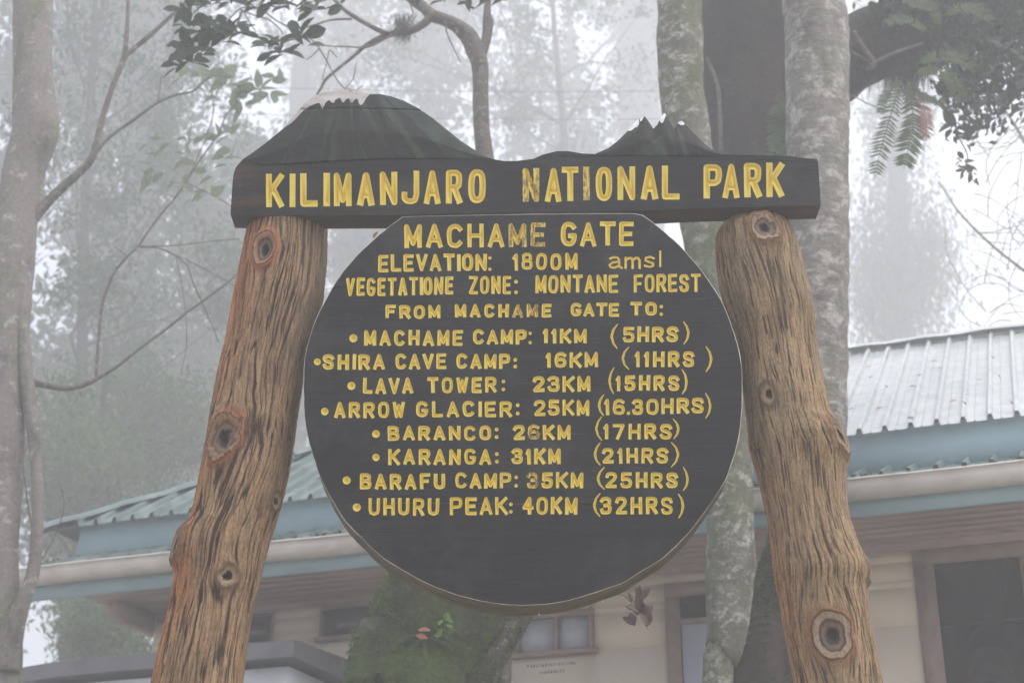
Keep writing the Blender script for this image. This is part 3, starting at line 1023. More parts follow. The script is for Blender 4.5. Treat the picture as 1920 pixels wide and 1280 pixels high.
kili = relief('mountain_relief', kili_top, 454, 921, 330, 60, lambda x: np.minimum(interp([(454, 303), (489, 309.5), (600, 303.5), (706, 298), (896, 297.3), (921, 298)], x), 400), kili_fn, M['mountain'], sign)


def mawe_fn(X, Yp, v):
    pk = np.minimum(np.minimum(np.abs(X - 1208), np.abs(X - 1245.5) * 1.0), np.abs(X - 1276))
    ridg = fbm(X * 0.09 + (Yp - 215) * 0.03, Yp * 0.03, 0, 21, 3)
    hh = 1 - np.exp(-np.clip(290 - interp(mawe_top, X), 0, 100) / 22)
    d = 0.001 + hh * (0.011 * (1 - v ** 1.6) * np.clip(v * 2.5, 0, 1) + 0.004 * (ridg - 0.5) * np.clip(v * 4, 0, 1))
    return d, (X - 1245) * 0.012 + np.abs(X - 1240) * 0.02 - (Yp - 215) * 0.012 + 8


mawe = relief('mountain_relief', mawe_top, 1117, 1350, 200, 40, lambda x: interp([(1117, 290.5), (1250, 292.5), (1350, 290)], x), mawe_fn, M['mountain'], sign)

# snow on the summits: sheets a millimetre proud of the relief
snow_low = [(532, 241.2), (545, 234), (556, 224), (568, 211), (580, 202), (590, 198), (598, 195.5), (601, 198), (604, 207), (607, 206.5), (611, 195), (618, 190), (622, 195.5), (627, 196), (629, 190), (638, 186),
            (642, 194.5), (645, 195), (650, 188), (655, 186.5), (657, 195), (661, 195.5), (667, 188), (671, 188.5), (674, 199), (678, 200.5), (682, 196), (687, 186), (693, 179), (697, 178)]


def snow(name, low, top, x0, x1, fn, parent, mat, n=160, ny_=10, rim_back=0.055):
    xs = np.linspace(x0, x1, n)
    yt = interp(top, xs)
    yl = np.maximum(interp(low, xs), yt + 0.05)
    ybase = 300.0
    v = np.linspace(0, 1, ny_)
    X = np.repeat(xs[:, None], ny_, 1)
    Yp = yl[:, None] + (yt - yl)[:, None] * v
    vv = (ybase - Yp) / (ybase - yt)[:, None]
    d, _ = fn(X, Yp, np.clip(vv, 0, 1))
    W0 = np.array([[P(X[i, j], Yp[i, j], SIGN_Y) for j in range(ny_)] for i in range(n)])
    W0[..., 1] -= d + 0.0012
    tp = W0[:, -1].copy()
    tp[:, 2] += 0.0012
    tb = tp.copy()
    tb[:, 1] = SIGN_Y + rim_back
    W1 = np.concatenate([W0, tp[:, None], tb[:, None]], 1)
    ny2 = ny_ + 2
    i = np.arange(n - 1)[:, None] * ny2 + np.arange(ny2 - 1)[None, :]
    Fa = np.stack([i, i + ny2, i + ny2 + 1, i + 1], -1).reshape(-1, 4)
    return mesh_np(name, W1.reshape(-1, 3), Fa, mat, parent)


snow('snow_cap', snow_low, kili_top, 532, 697, kili_fn, kili, M['snow'])
for low, x0, x1 in [([(1178, 247), (1184, 246), (1190, 241), (1195, 240), (1199, 231)], 1178, 1198),
                    ([(1199, 229), (1203, 228.5), (1207, 221), (1209, 218.5)], 1199.5, 1209),
                    ([(1237, 229), (1240, 233), (1243, 232), (1246, 224), (1248, 218)], 1237, 1249),
                    ([(1272, 233), (1276, 236), (1280, 236), (1284, 235)], 1271, 1283)]:
    snow('snow_streak', low, mawe_top, x0, x1, mawe_fn, mawe, M['snow_bright'], n=24, ny_=5, rim_back=0.02)

# ------------------------------------------------------------------ log posts
def make_post(edges, knots, mat, seed, groove_px, top_y, ylast, base_slope):
    """edges: rows (py, left, right) in photograph pixels; the log leans and tapers, knots bulge its outline"""
    Yc = 4.115
    ed = np.array(edges, float)
    v_vis = np.linspace(top_y, ylast, 520)
    left = np.interp(v_vis, ed[:, 0], ed[:, 1])
    right = np.interp(v_vis, ed[:, 0], ed[:, 2])
    ker = np.ones(9) / 9
    padl = np.pad(left, 4, mode='edge')
    padr = np.pad(right, 4, mode='edge')
    left, right = np.convolve(padl, ker, 'valid'), np.convolve(padr, ker, 'valid')
    # foot of the log, out of the picture
    v_ext = np.linspace(ylast + 4, 2480, 110)
    l_e = left[-1] + (v_ext - ylast) * base_slope[0]
    r_e = right[-1] + (v_ext - ylast) * base_slope[1]
    vv = np.concatenate([v_vis, v_ext])
    lf, rt = np.concatenate([left, l_e]), np.concatenate([right, r_e])
    # angles: dense on the side the camera sees
    nf, nb = 330, 60
    thf = np.linspace(-1.95, 1.95, nf)
    thb = np.linspace(1.95, 2 * pi - 1.95, nb + 2)[1:-1]
    th = np.concatenate([thf, thb])
    nu = len(th)
    cxs, hws = (lf + rt) / 2, (rt - lf) / 2
    TH, VV = np.meshgrid(th, vv)
    HW = hws[:, None]
    U = TH * 78.0
    thw = TH.copy()
    # knots
    kr = np.full(TH.shape, 2.0)
    du_eff = np.zeros_like(TH)
    disp = np.zeros_like(TH)
    scar = np.zeros_like(TH)
    for (kx, ky, rx, ry, collar, recess, sty) in knots:
        row = np.argmin(np.abs(vv - ky))
        s_ = np.clip((kx - cxs[row]) / hws[row], -0.98, 0.98)
        tk = math.asin(s_)
        du = (TH - tk) * hws[row]
        dv = VV - ky
        ang = np.arctan2(dv, du)
        wob = 1 + 0.17 * (vnoise(np.cos(ang) * 1.5 + kx, np.sin(ang) * 1.5 + ky, 0, 3) - 0.5) * 2 + 0.07 * (vnoise(np.cos(ang) * 4 + ky, np.sin(ang) * 4 + kx, 0, 4) - 0.5)
        cf = max(cos(tk), 0.45)
        r = np.hypot(du / (rx / cf), dv / ry) / wob
        if sty:
            r = r + 0.25 * (fbm(du * 0.12, dv * 0.07, 0, int(kx)) - 0.5) * 2
            r = np.clip(r, 0, None)
        scar = np.where(r < kr, float(sty), scar)
        kr = np.minimum(kr, r)
        du_eff += -du * np.exp(-(r / 1.7) ** 2) * 0.62
        disp += collar * np.exp(-((r - 1.0) / 0.38) ** 2) + collar * 0.35 * np.exp(-(r / 2.6) ** 2)
        disp += -recess * np.clip(1 - r / 0.95, 0, 1) ** 0.7 - recess * 0.9 * (r < 0.26)
        disp += 0.3 * np.sin(r * (19 + 8 * vnoise(ang, kx, 0, 5))) * (r < 1.25) * (r > 0.3) * (1 - sty)
    Uw = U + du_eff + 6 * (fbm(U * 0.012, VV * 0.006, 0, seed + 2) - 0.5) * 2 + 2.5 * (vnoise(U * 0.05, VV * 0.03, 0, seed + 5) - 0.5)
    g1 = vnoise(Uw / groove_px, VV / 150.0, 0, seed)
    g2 = vnoise(Uw / (groove_px * 0.5), VV / 90.0, 0, seed + 1)
    ridge = 1 - np.abs(g1 * 2 - 1)            # 1 in a furrow
    ridge2 = 1 - np.abs(g2 * 2 - 1)
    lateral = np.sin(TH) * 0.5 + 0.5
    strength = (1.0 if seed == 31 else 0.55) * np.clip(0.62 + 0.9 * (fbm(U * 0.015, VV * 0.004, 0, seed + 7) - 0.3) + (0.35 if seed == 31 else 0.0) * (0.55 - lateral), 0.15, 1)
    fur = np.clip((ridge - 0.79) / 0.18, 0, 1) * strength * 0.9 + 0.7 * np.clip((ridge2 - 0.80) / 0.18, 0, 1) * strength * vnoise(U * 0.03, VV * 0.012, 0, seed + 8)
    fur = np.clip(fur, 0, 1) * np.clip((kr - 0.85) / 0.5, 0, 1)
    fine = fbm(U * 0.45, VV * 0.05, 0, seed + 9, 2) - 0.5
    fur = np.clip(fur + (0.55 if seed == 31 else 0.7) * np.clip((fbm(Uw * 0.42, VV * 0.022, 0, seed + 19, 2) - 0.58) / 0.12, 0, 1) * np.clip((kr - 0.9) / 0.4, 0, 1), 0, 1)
    big = (fbm(np.cos(TH) * 1.4 + 3, np.sin(TH) * 1.4 + 3, VV * 0.011, seed + 4) - 0.5) * 7
    Rpx = 1.0 * (HW + big * 0.6 * np.cos(TH) ** 2 + disp * np.clip(np.cos(TH) * 1.4 + .35, 0.1, 1)) - 2.8 * fur + 1.9 * fine + 0.9 * (vnoise(U * 0.5, VV * 0.3, 0, seed + 23) - 0.5)
    # metres
    ur = (640 - vv) / F
    tt = Yc / (CP - ur * SP)
    cx_w = (cxs - 960) / F * tt
    cz_w = CZ + (SP + ur * CP) * tt
    s_px = (tt / F)[:, None]
    # crown of the log is sawn and worn round
    topd = np.clip((VV - top_y) / 26.0, 0, 1)
    Rpx = Rpx * (0.78 + 0.22 * np.sqrt(np.clip(1 - (1 - topd) ** 2, 0, 1)))
    X = cx_w[:, None] + Rpx * s_px * np.sin(TH)
    Yw = Yc - Rpx * s_px * np.cos(TH) * 0.97
    Z = cz_w[:, None] + 0 * TH
    # uneven sawn top
    Z = Z + (np.clip(1 - topd, 0, 1)) * 0.012 * (vnoise(np.sin(TH) * 3 + 7, np.cos(TH) * 3 + 7, 0, seed) - 0.5) * 2
    V = np.stack([X, Yw, Z], -1).reshape(-1, 3)
    m = len(vv)
    i = np.arange(m - 1)[:, None] * nu
    j = np.arange(nu)[None, :]
    Fa = np.stack([i + j, i + nu + j, i + nu + (j + 1) % nu, i + (j + 1) % nu], -1).reshape(-1, 4)
    krv = kr.ravel()
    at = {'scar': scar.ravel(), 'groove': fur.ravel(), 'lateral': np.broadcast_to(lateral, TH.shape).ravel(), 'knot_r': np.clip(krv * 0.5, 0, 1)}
    fk = krv[Fa].mean(1) < 1.25
    # which knot each face belongs to
    post = mesh_np('post', V, Fa[~fk], mat, sign, attrs=at)
    # top cap
    nv = len(V)
    cap = np.vstack([V[:nu], [[cx_w[0], Yc, cz_w[0] + 0.004]]])
    cf_ = [(k, (k + 1) % nu, nu) for k in range(nu)]
    mesh_np('sawn_top', cap, cf_, mat, post, attrs={'scar': np.zeros(nu + 1), 'groove': np.zeros(nu + 1), 'lateral': np.full(nu + 1, .8), 'knot_r': np.ones(nu + 1)})
    fcen = V[Fa[fk]].mean(1)
    Fk = Fa[fk]
    cents = []
    for (kx, ky, *_r) in knots:
        p_ = P(kx, ky, Yc - 0.1)
        cents.append((p_.x, p_.z))
    cents = np.array(cents)
    which = np.argmin(np.hypot(fcen[:, 0][:, None] - cents[:, 0], fcen[:, 2][:, None] - cents[:, 1]), 1)
    for kk in range(len(knots)):
        ff = Fk[which == kk]
        if not len(ff):
            continue
        ids, inv = np.unique(ff, return_inverse=True)
        mesh_np('knot', V[ids], inv.reshape(-1, 4), mat, post, attrs={a_: np.asarray(b__)[ids] for a_, b__ in at.items()})
    return post


left_edges = [(405, 472, 608), (418, 466, 613), (430, 464, 614), (484, 453, 613), (561, 437, 606), (642, 423, 582), (702, 408, 570), (769, 396, 559), (830, 387, 551), (894, 375, 540), (950, 364, 526),
              (976, 356, 518), (995, 343, 512), (1010, 333, 506), (1035, 325, 500), (1055, 323, 494), (1070, 326, 491), (1081, 328, 488), (1110, 323, 482), (1137, 319, 474), (1209, 300, 463), (1280, 284, 455)]
right_edges = [(403, 1375, 1455), (410, 1369, 1466), (427, 1350, 1481), (440, 1342, 1487), (474, 1342, 1499), (528, 1347, 1512), (591, 1364, 1527), (649, 1384, 1531), (729, 1393, 1545), (786, 1401, 1559),
               (815, 1403, 1575), (830, 1404, 1585), (858, 1411, 1590), (880, 1418, 1587), (895, 1422, 1584), (944, 1433, 1586), (977, 1440, 1594), (1015, 1445, 1605), (1050, 1449, 1620), (1065, 1451, 1628), (1082, 1453, 1632),
               (1094, 1455, 1629), (1108, 1458, 1624), (1140, 1464, 1627), (1176, 1470, 1632), (1240, 1482, 1646), (1280, 1489, 1654)]
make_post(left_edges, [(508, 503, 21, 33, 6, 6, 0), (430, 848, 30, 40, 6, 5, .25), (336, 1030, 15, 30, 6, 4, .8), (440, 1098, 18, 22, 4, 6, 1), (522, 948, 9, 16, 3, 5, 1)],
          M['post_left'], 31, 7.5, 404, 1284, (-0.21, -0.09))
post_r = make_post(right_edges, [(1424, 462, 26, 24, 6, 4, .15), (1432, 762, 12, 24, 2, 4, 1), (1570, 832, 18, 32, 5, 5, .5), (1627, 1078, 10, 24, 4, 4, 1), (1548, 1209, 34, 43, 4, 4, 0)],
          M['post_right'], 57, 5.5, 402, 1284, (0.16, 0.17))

def on_post(x, y, left, right):
    c, h = (left + right) / 2, (right - left) / 2
    sn = max(-0.97, min(0.97, (x - c) / h))
    _, rr = PR(x, y, h, 4.115)
    p = P(x, y, 4.115 - rr * math.sqrt(1 - sn * sn))
    return (p.x, p.y - 0.001, p.z)


M['split'] = simple('pale_split', [(0.3, (0.45, 0.42, 0.38)), (0.7, (0.65, 0.62, 0.58))], 30, 0.8, bstr=0)
ed_ = np.array(right_edges, float)
for nm_, pts_ in (('split_line', [(1460, 430), (1465, 442), (1472, 452), (1480, 475), (1483, 497), (1488, 512), (1492, 535), (1500, 566)]), ('split_line', [(1468, 445), (1476, 448), (1484, 455)])):
    rows_p = []
    for x, y in pts_:
        l_, r_ = np.interp(y, ed_[:, 0], ed_[:, 1]), np.interp(y, ed_[:, 0], ed_[:, 2])
        rows_p.append((*on_post(x, y, l_, r_), 0.0012))
    tube(nm_, rows_p, M['split'], post_r, n=40, nu=6, wob=0.4)

# ------------------------------------------------------------------ building
A0 = np.array([-2.96, 9.46])
E1 = np.array([0.9417, -0.3364])
E2 = np.array([0.3364, 0.9417])      # into the building


def to_w(V):
    V = np.asarray(V, float)
    xy = A0 + V[:, 0:1] * E1 + V[:, 1:2] * E2
    return np.column_stack([xy, V[:, 2] + CZ])


M['wall'] = simple('cream_wall', [(0.3, (0.68, 0.58, 0.47)), (0.7, (0.76, 0.67, 0.56))], 3, 0.8, bstr=0.15)
M['teal'] = simple('teal_paint', [(0.3, (0.25, 0.38, 0.43)), (0.7, (0.32, 0.45, 0.50))], 4, 0.55, (0.5, 1, 2), bstr=0.08)
M['teal_roof'] = simple('teal_roof_paint', [(0.3, (0.06, 0.095, 0.09)), (0.55, (0.115, 0.165, 0.155)), (0.75, (0.24, 0.28, 0.27))], 5, 0.45, (1, 1, 1), bstr=0.05, spec=0.4)
M['zinc_roof'] = simple('zinc_roof', [(0.3, (0.35, 0.385, 0.38)), (0.5, (0.43, 0.46, 0.455)), (0.75, (0.52, 0.54, 0.54))], 7, 0.27, (1, 1, 1), bstr=0.08, spec=0.7)
M['gutter'] = simple('gutter_cream', [(0.3, (0.47, 0.44, 0.40)), (0.6, (0.58, 0.55, 0.51))], 5, 0.4, (1, 1, 2), bstr=0.05)
M['soffit'] = simple('soffit_board', [(0.3, (0.33, 0.25, 0.22)), (0.7, (0.44, 0.345, 0.30))], 5, 0.7, (0.4, 1, 1), bstr=0.1)
M['frame'] = simple('window_frame', [(0.3, (0.26, 0.19, 0.165)), (0.7, (0.36, 0.28, 0.24))], 8, 0.6, bstr=0.05)
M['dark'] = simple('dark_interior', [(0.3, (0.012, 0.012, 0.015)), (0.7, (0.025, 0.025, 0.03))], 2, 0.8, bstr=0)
M['debris'] = simple('leaf_litter', [(0.35, (0.05, 0.03, 0.025)), (0.6, (0.17, 0.10, 0.08))], 30, 0.9, bstr=0.5)
M['slab'] = simple('annex_slab', [(0.3, (0.10, 0.10, 0.11)), (0.7, (0.16, 0.16, 0.18))], 5, 0.5, bstr=0.1)
M['annex'] = simple('annex_wall', [(0.3, (0.52, 0.53, 0.55)), (0.7, (0.62, 0.63, 0.65))], 3, 0.6, bstr=0.05)


def glass_mat(name, col, rough=0.06, spec=0.9):
    m, nt, b = mat_new(name)
    b.inputs['Base Color'].default_value = (*col, 1)
    b.inputs['Roughness'].default_value = rough
    b.inputs['Specular IOR Level'].default_value = spec
    bump(nt, b, noise(nt, 1.5, 2), 0.05, 0.02)
    return m


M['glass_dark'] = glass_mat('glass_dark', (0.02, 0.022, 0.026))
M['glass_pale'] = simple('pale_blue_glass', [(0.3, (0.42, 0.46, 0.54)), (0.7, (0.52, 0.55, 0.62))], 2, 0.25, bstr=0)  # opaque panes, coloured a pale grey-blue

house = thing('house', 'cream walled building with teal metal roof and pale gutter behind the sign', 'building')


def hbox(name, s0, s1, k0, k1, z0, z1, mat, parent=None, smooth=False):
    V, f_ = box(s0, s1, k0, k1, z0, z1)
    return mesh_np(name, to_w(V), f_, mat, parent or house, smooth)


SR = 9.4      # right end of the building
WK = 0.70     # front wall
FL = -0.12    # floor level above the camera
# front wall with openings (s0,s1,z0,z1)
openings = [(0.85, 1.34, 2.26, 2.452), (1.66, 2.36, 2.26, 2.452), (2.90, 3.39, 2.05, 2.30), (3.81, 4.35, FL, 2.40), (5.19, 6.7, FL, 2.48)]
ss = sorted({0.5, SR} | {o[0] for o in openings} | {o[1] for o in openings})
zz = sorted({FL - 0.3, 2.5} | {o[2] for o in openings} | {o[3] for o in openings})
wb = Batch()
for a_, b_ in zip(ss[:-1], ss[1:]):
    for c_, d_ in zip(zz[:-1], zz[1:]):
        mx_, mz_ = (a_ + b_) / 2, (c_ + d_) / 2
        if any(o[0] < mx_ < o[1] and o[2] < mz_ < o[3] for o in openings):
            continue
        V, f_ = box(a_, b_, WK, WK + 0.12, c_, d_)
        wb.add(to_w(V), f_)
me_w = wb.build('wall', M['wall'], house, smooth=False)
hbox('wall', 0.5, 0.62, WK + 0.122, 4.6, FL - 0.3, 2.499, M['wall'])
hbox('wall', SR - 0.12, SR, WK + 0.122, 4.6, FL - 0.3, 2.499, M['wall'])
hbox('wall', 0.622, SR - 0.122, 4.48, 4.6, FL - 0.3, 2.499, M['wall'])
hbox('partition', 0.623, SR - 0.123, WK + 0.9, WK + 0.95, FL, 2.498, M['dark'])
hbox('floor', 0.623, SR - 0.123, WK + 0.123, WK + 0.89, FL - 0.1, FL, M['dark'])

# windows and doors
def window(s0, s1, z0, z1, mull, glass, fw=0.03, name='window', sill=True, depth=0.05):
    w = hbox(name, s0, s1, WK - 0.012, WK + 0.05, z1 - fw, z1, M['frame'])
    hbox('frame', s0, s0 + fw, WK - 0.012, WK + 0.05, z0, z1 - fw - 0.001, M['frame'], w)
    hbox('frame', s1 - fw, s1, WK - 0.012, WK + 0.05, z0, z1 - fw - 0.001, M['frame'], w)
    if name == 'window':
        hbox('sill', s0 - 0.02, s1 + 0.02, WK - 0.04, WK + 0.05, z0 - 0.03, z0 - 0.001, M['frame'], w)
    edges = [s0 + fw] + mull + [s1 - fw]
    for m__ in mull:
        hbox('mullion', m__ - 0.014, m__ + 0.014, WK - 0.006, WK + 0.045, z0, z1 - fw - 0.001, M['frame'], w)
    for a, b in zip(edges[:-1], edges[1:]):
        hbox('pane', a + (0.015 if a in mull else 0.001), b - (0.015 if b in mull else 0.001), WK + 0.018, WK + 0.024, z0 + 0.001, z1 - fw - 0.002, glass, w)
    return w


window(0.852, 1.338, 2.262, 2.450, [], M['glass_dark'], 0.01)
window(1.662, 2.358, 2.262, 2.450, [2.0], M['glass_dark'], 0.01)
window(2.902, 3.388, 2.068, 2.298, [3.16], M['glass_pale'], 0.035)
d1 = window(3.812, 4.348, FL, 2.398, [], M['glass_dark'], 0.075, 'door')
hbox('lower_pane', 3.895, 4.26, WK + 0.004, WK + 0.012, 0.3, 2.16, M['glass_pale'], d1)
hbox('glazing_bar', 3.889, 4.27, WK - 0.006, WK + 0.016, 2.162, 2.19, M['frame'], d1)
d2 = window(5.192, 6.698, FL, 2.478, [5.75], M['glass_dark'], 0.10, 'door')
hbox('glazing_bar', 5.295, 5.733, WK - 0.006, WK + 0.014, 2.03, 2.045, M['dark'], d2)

# soffit of boards, fascia, gutter
for k in range(6):
    a = 0.085 + k * 0.1035
    hbox('soffit_board', 0.33, SR + 0.4, a, a + 0.1005, 2.502 + 0.001 * (k % 2), 2.518, M['soffit'])
hbox('beam', 0.52, SR, WK - 0.035, WK - 0.001, 2.455, 2.501, M['soffit'])
hbox('bracket', 0.40, 0.50, 0.3, WK + 0.3, 2.40, 2.500, M['soffit'])
hbox('fascia', -0.06, SR + 0.42, 0.055, 0.083, 2.478, 2.655, M['teal'])
prof = [(0.053, 2.650), (0.050, 2.575), (0.040, 2.558), (0.015, 2.548), (-0.015, 2.556), (-0.038, 2.580), (-0.045, 2.615), (-0.045, 2.648), (-0.055, 2.654), (-0.056, 2.646)]
sx = np.linspace(-0.10, SR + 0.44, 60)
Vg = []
for s_ in sx:
    sag = 0.004 * sin(s_ * 2.1) + 0.002 * sin(s_ * 5.3)
    for k_, z_ in prof:
        Vg.append((s_, k_, z_ + sag))
npf = len(prof)
i = np.arange(len(sx) - 1)[:, None] * npf + np.arange(npf - 1)[None, :]
Fg = np.stack([i, i + npf, i + npf + 1, i + 1], -1).reshape(-1, 4)
gut = mesh_np('gutter', to_w(Vg), Fg, M['gutter'], house)
for s_ in np.arange(0.22, SR, 0.95):
    b = Batch()
    pr = [(k_ * 1.06 + 0.001, z_ - 0.004) for k_, z_ in prof]
    V = [(s_ + ds, k_ - (0.003 if k_ < 0.04 else -0.001), z_) for ds in (-0.006, 0.006) for k_, z_ in pr]
    ff = [(q, q + npf, q + npf + 1, q + 1) for q in range(npf - 1)]
    mesh_np('gutter_bracket', to_w(V), ff, M['gutter'], gut)

# clerestory band and corrugated roofs
hbox('clerestory_band', 0.02, SR, 0.48, 0.50, 2.80, 3.09, M['teal'])
hbox('clerestory_band', 0.02, 0.04, 0.502, 4.5, 2.80, 3.09, M['teal'])


def corr(s):
    """trapezoid ribs every 0.138 m"""
    u = np.mod(s, 0.138) / 0.138
    return 0.034 * np.interp(u, [0, 0.10, 0.17, 0.30, 0.37, 0.62, 0.65, 0.68, 0.71, 1.0], [0, 0, 1, 1, 0, 0, 0.18, 0.18, 0, 0])


def corr_sheet(name, s0, s1, low, high, mat, parent, hip0=None):
    """one sheet between s0 and s1; low/high = (k,z). Left edge clipped along the 45 degree hip."""
    kn = np.array([0, .1, .17, .30, .37, .62, .65, .68, .71]) * 0.138
    base = np.floor(s0 / 0.138) * 0.138
    xs = np.concatenate([base + n_ * 0.138 + kn for n_ in range(int((s1 - s0) / 0.138) + 3)])
    xs = np.unique(np.round(np.concatenate([[s0], xs[(xs > s0) & (xs < s1)], [s1]]), 5))
    V = []
    for s_ in xs:
        (k0, z0), (k1, z1) = low, high
        kk1 = k1
        if hip0 is not None:
            kk1 = min(k1, max(k0 + 0.02, k0 + (s_ - hip0)))
        zz1 = z0 + (z1 - z0) * (kk1 - k0) / (k1 - k0)
        c_ = float(corr(np.array(s_)))
        sagk = 0.004 * sin(s_ * 9.0)
        for t in (0, 1):
            k_, z_ = (k0 + sagk, z0) if t == 0 else (kk1, zz1)
            V.append((s_, k_, z_ + c_))
    n = len(xs)
    top = [(2 * q, 2 * q + 2, 2 * q + 3, 2 * q + 1) for q in range(n - 1)]
    V2 = [(a, b, c - 0.003) for a, b, c in V]
    m2 = len(V)
    bot = [(m2 + q[0], m2 + q[3], m2 + q[2], m2 + q[1]) for q in top]
    fr = [(2 * q, m2 + 2 * q, m2 + 2 * q + 2, 2 * q + 2) for q in range(n - 1)]
    return mesh_np(name, to_w(V + V2), top + bot + fr, mat, parent, smooth=False)


roof = hbox('roof', 2.15, SR - 2.3, 2.66, 2.74, 4.47, 4.49, M['zinc_roof'])
step = 0.69
for q in range(14):
    s0 = -0.10 + q * step
    s1 = min(s0 + step + 0.01, SR + 0.1)
    mt = M['teal_roof'] if s0 < 2.5 else M['zinc_roof']
    corr_sheet('roof_sheet', s0, s1, (0.42, 3.052 + 0.003 * (q % 2)), (2.70, 4.50 + 0.003 * (q % 2)), mt, roof, hip0=-0.12)
# skirt roof strip
for q in range(14):
    s0 = -0.04 + q * step
    corr_sheet('skirt_sheet', s0, s0 + step + 0.01, (0.0, 2.655 + 0.002 * (q % 2)), (0.478, 2.845), M['teal_roof'], roof)
# side hip slope and back slope
def quad_w(name, pts, mat, parent, th=0.01):
    P4 = np.array(pts, float)
    V = np.vstack([P4, P4 - [0, 0, th]])
    n = len(P4)
    ff = [tuple(range(n)), tuple(reversed(range(n, 2 * n)))] + [(q, n + q, n + (q + 1) % n, (q + 1) % n) for q in range(n)]
    return mesh_np(name, to_w(V), ff, mat, parent, smooth=False)


quad_w('hip_slope', [(-0.14, 0.40, 3.05), (2.15, 2.70, 4.50), (-0.14, 5.0, 3.05)], M['teal_roof'], roof)
quad_w('back_slope', [(-0.14, 5.02, 3.05), (2.15, 2.72, 4.50), (SR - 2.2, 2.72, 4.50), (SR + 0.1, 5.02, 3.05)], M['zinc_roof'], roof)
# hip and ridge caps
def cap_strip(name, p0, p1, wdt, mat, parent, n=14):
    p0, p1 = np.array(p0, float), np.array(p1, float)
    d = p1 - p0
    d /= np.linalg.norm(d)
    side = np.cross(d, [0, 0, 1])
    side /= np.linalg.norm(side)
    V = []
    for q in range(n):
        c_ = p0 + (p1 - p0) * q / (n - 1)
        w = 0.006 * sin(q * 1.9)
        for a, h in ((-1, -wdt * 0.45), (-0.55, -0.004), (0, 0.016), (0.55, -0.004), (1, -wdt * 0.45)):
            V.append(c_ + side * a * wdt + np.array([0, 0, h + w]))
    i = np.arange(n - 1)[:, None] * 5 + np.arange(4)[None, :]
    Fa = np.stack([i, i + 5, i + 6, i + 1], -1).reshape(-1, 4)
    return mesh_np(name, to_w(V), Fa, mat, parent)


cap_strip('hip_cap', (-0.20, 0.34, 3.045), (1.0, 1.54, 3.80), 0.085, M['teal_roof'], roof)
cap_strip('hip_cap', (0.97, 1.51, 3.80), (2.2, 2.72, 4.545), 0.085, M['teal_roof'], roof)
cap_strip('ridge_cap', (2.12, 2.70, 4.545), (SR - 2.2, 2.70, 4.545), 0.09, M['zinc_roof'], roof, 40)

# leaf litter lying in the gutter
lb = []
rr_ = random.Random(5)
LV, LF = [], []
for q in range(420):
    s_ = rr_.uniform(-0.05, 6.2)
    if vnoise(s_ * 1.3, 0, 0, 2) < 0.42:
        continue
    kk_, zz_ = rr_.uniform(-0.04, 0.2), 0
    zz_ = 2.652 + rr_.uniform(0, 0.018) + max(0, kk_) * 0.4 + float(corr(np.array(s_))) * (kk_ > 0)
    L, a = rr_.uniform(0.012, 0.03), rr_.uniform(0, 6.28)
    b0 = len(LV)
    for da, rl in ((0, 1), (1.57, 0.4), (3.14, 1), (4.71, 0.4)):
        LV.append((s_ + cos(a + da) * L * rl, kk_ + sin(a + da) * L * rl * 0.6, zz_ + rr_.uniform(-0.006, 0.012)))
    LF.append((b0, b0 + 1, b0 + 2, b0 + 3))
lit = mesh_np('leaf_litter', to_w(LV), LF, M['debris'], None, smooth=False)
tag(lit, 'brown leaf litter caught along the top of the pale gutter', 'leaf litter')
lit['kind'] = 'stuff'

# illegible small lettering under the pale window
sb = Batch()
for (a0, a1, z) in ((2.985, 3.275, 1.985), (3.06, 3.20, 1.945)):
    x = a0
    while x < a1:
        w = rr_.uniform(0.007, 0.014)
        for q in range(2):
            V, f_ = box(x + rr_.uniform(0, w * .3), x + w * rr_.uniform(.5, 1), WK - 0.003, WK - 0.0005, z + q * 0.009, z + q * 0.009 + rr_.uniform(0.005, 0.008))
            sb.add(to_w(V), f_)
        x += w + rr_.uniform(0.004, 0.008)
so = sb.build('wall_lettering', M['frame'], house, smooth=False)

# annex: low pale box with a dark slab roof, rounded at its left end
annex = thing('annex', 'low pale grey annex with dark slab roof in front of the cream wall', 'outbuilding')
V, f_ = box(-0.05, 1.84, -0.02, 0.66, FL - 0.3, 1.93)
mesh_np('wall', to_w(V), f_, M['annex'], annex, smooth=False)
out = []
for t in np.linspace(0, 1, 9):
    out.append((-0.16 + 0.5 * t ** 1.6, -0.10 + 0.0 * t, 1.955 + 0.10 * sin(t * pi / 2)))
prof_s = [(-0.14, 1.955), (-0.10, 1.985), (0.0, 2.02), (0.15, 2.048), (0.35, 2.062), (0.7, 2.066), (1.2, 2.066), (1.90, 2.066)]
V = []
for s_, z_ in prof_s:
    th_ = 0.075 if s_ < 0.8 else 0.042
    zl = max(z_ - 0.10, 1.932)
    V += [(s_, -0.09, z_ - 0.012), (s_, -0.05, z_), (s_, 0.655, z_ + 0.03), (s_, 0.655, zl), (s_, -0.09, zl)]
n5 = 5
ff = []
for q in range(len(prof_s) - 1):
    for j in range(5):
        ff.append((q * 5 + j, (q + 1) * 5 + j, (q + 1) * 5 + (j + 1) % 5, q * 5 + (j + 1) % 5))
ff += [(0, 1, 2, 3, 4), tuple(reversed([(len(prof_s) - 1) * 5 + j for j in range(5)]))]
mesh_np('slab_roof', to_w(V), ff, M['slab'], annex, smooth=False)

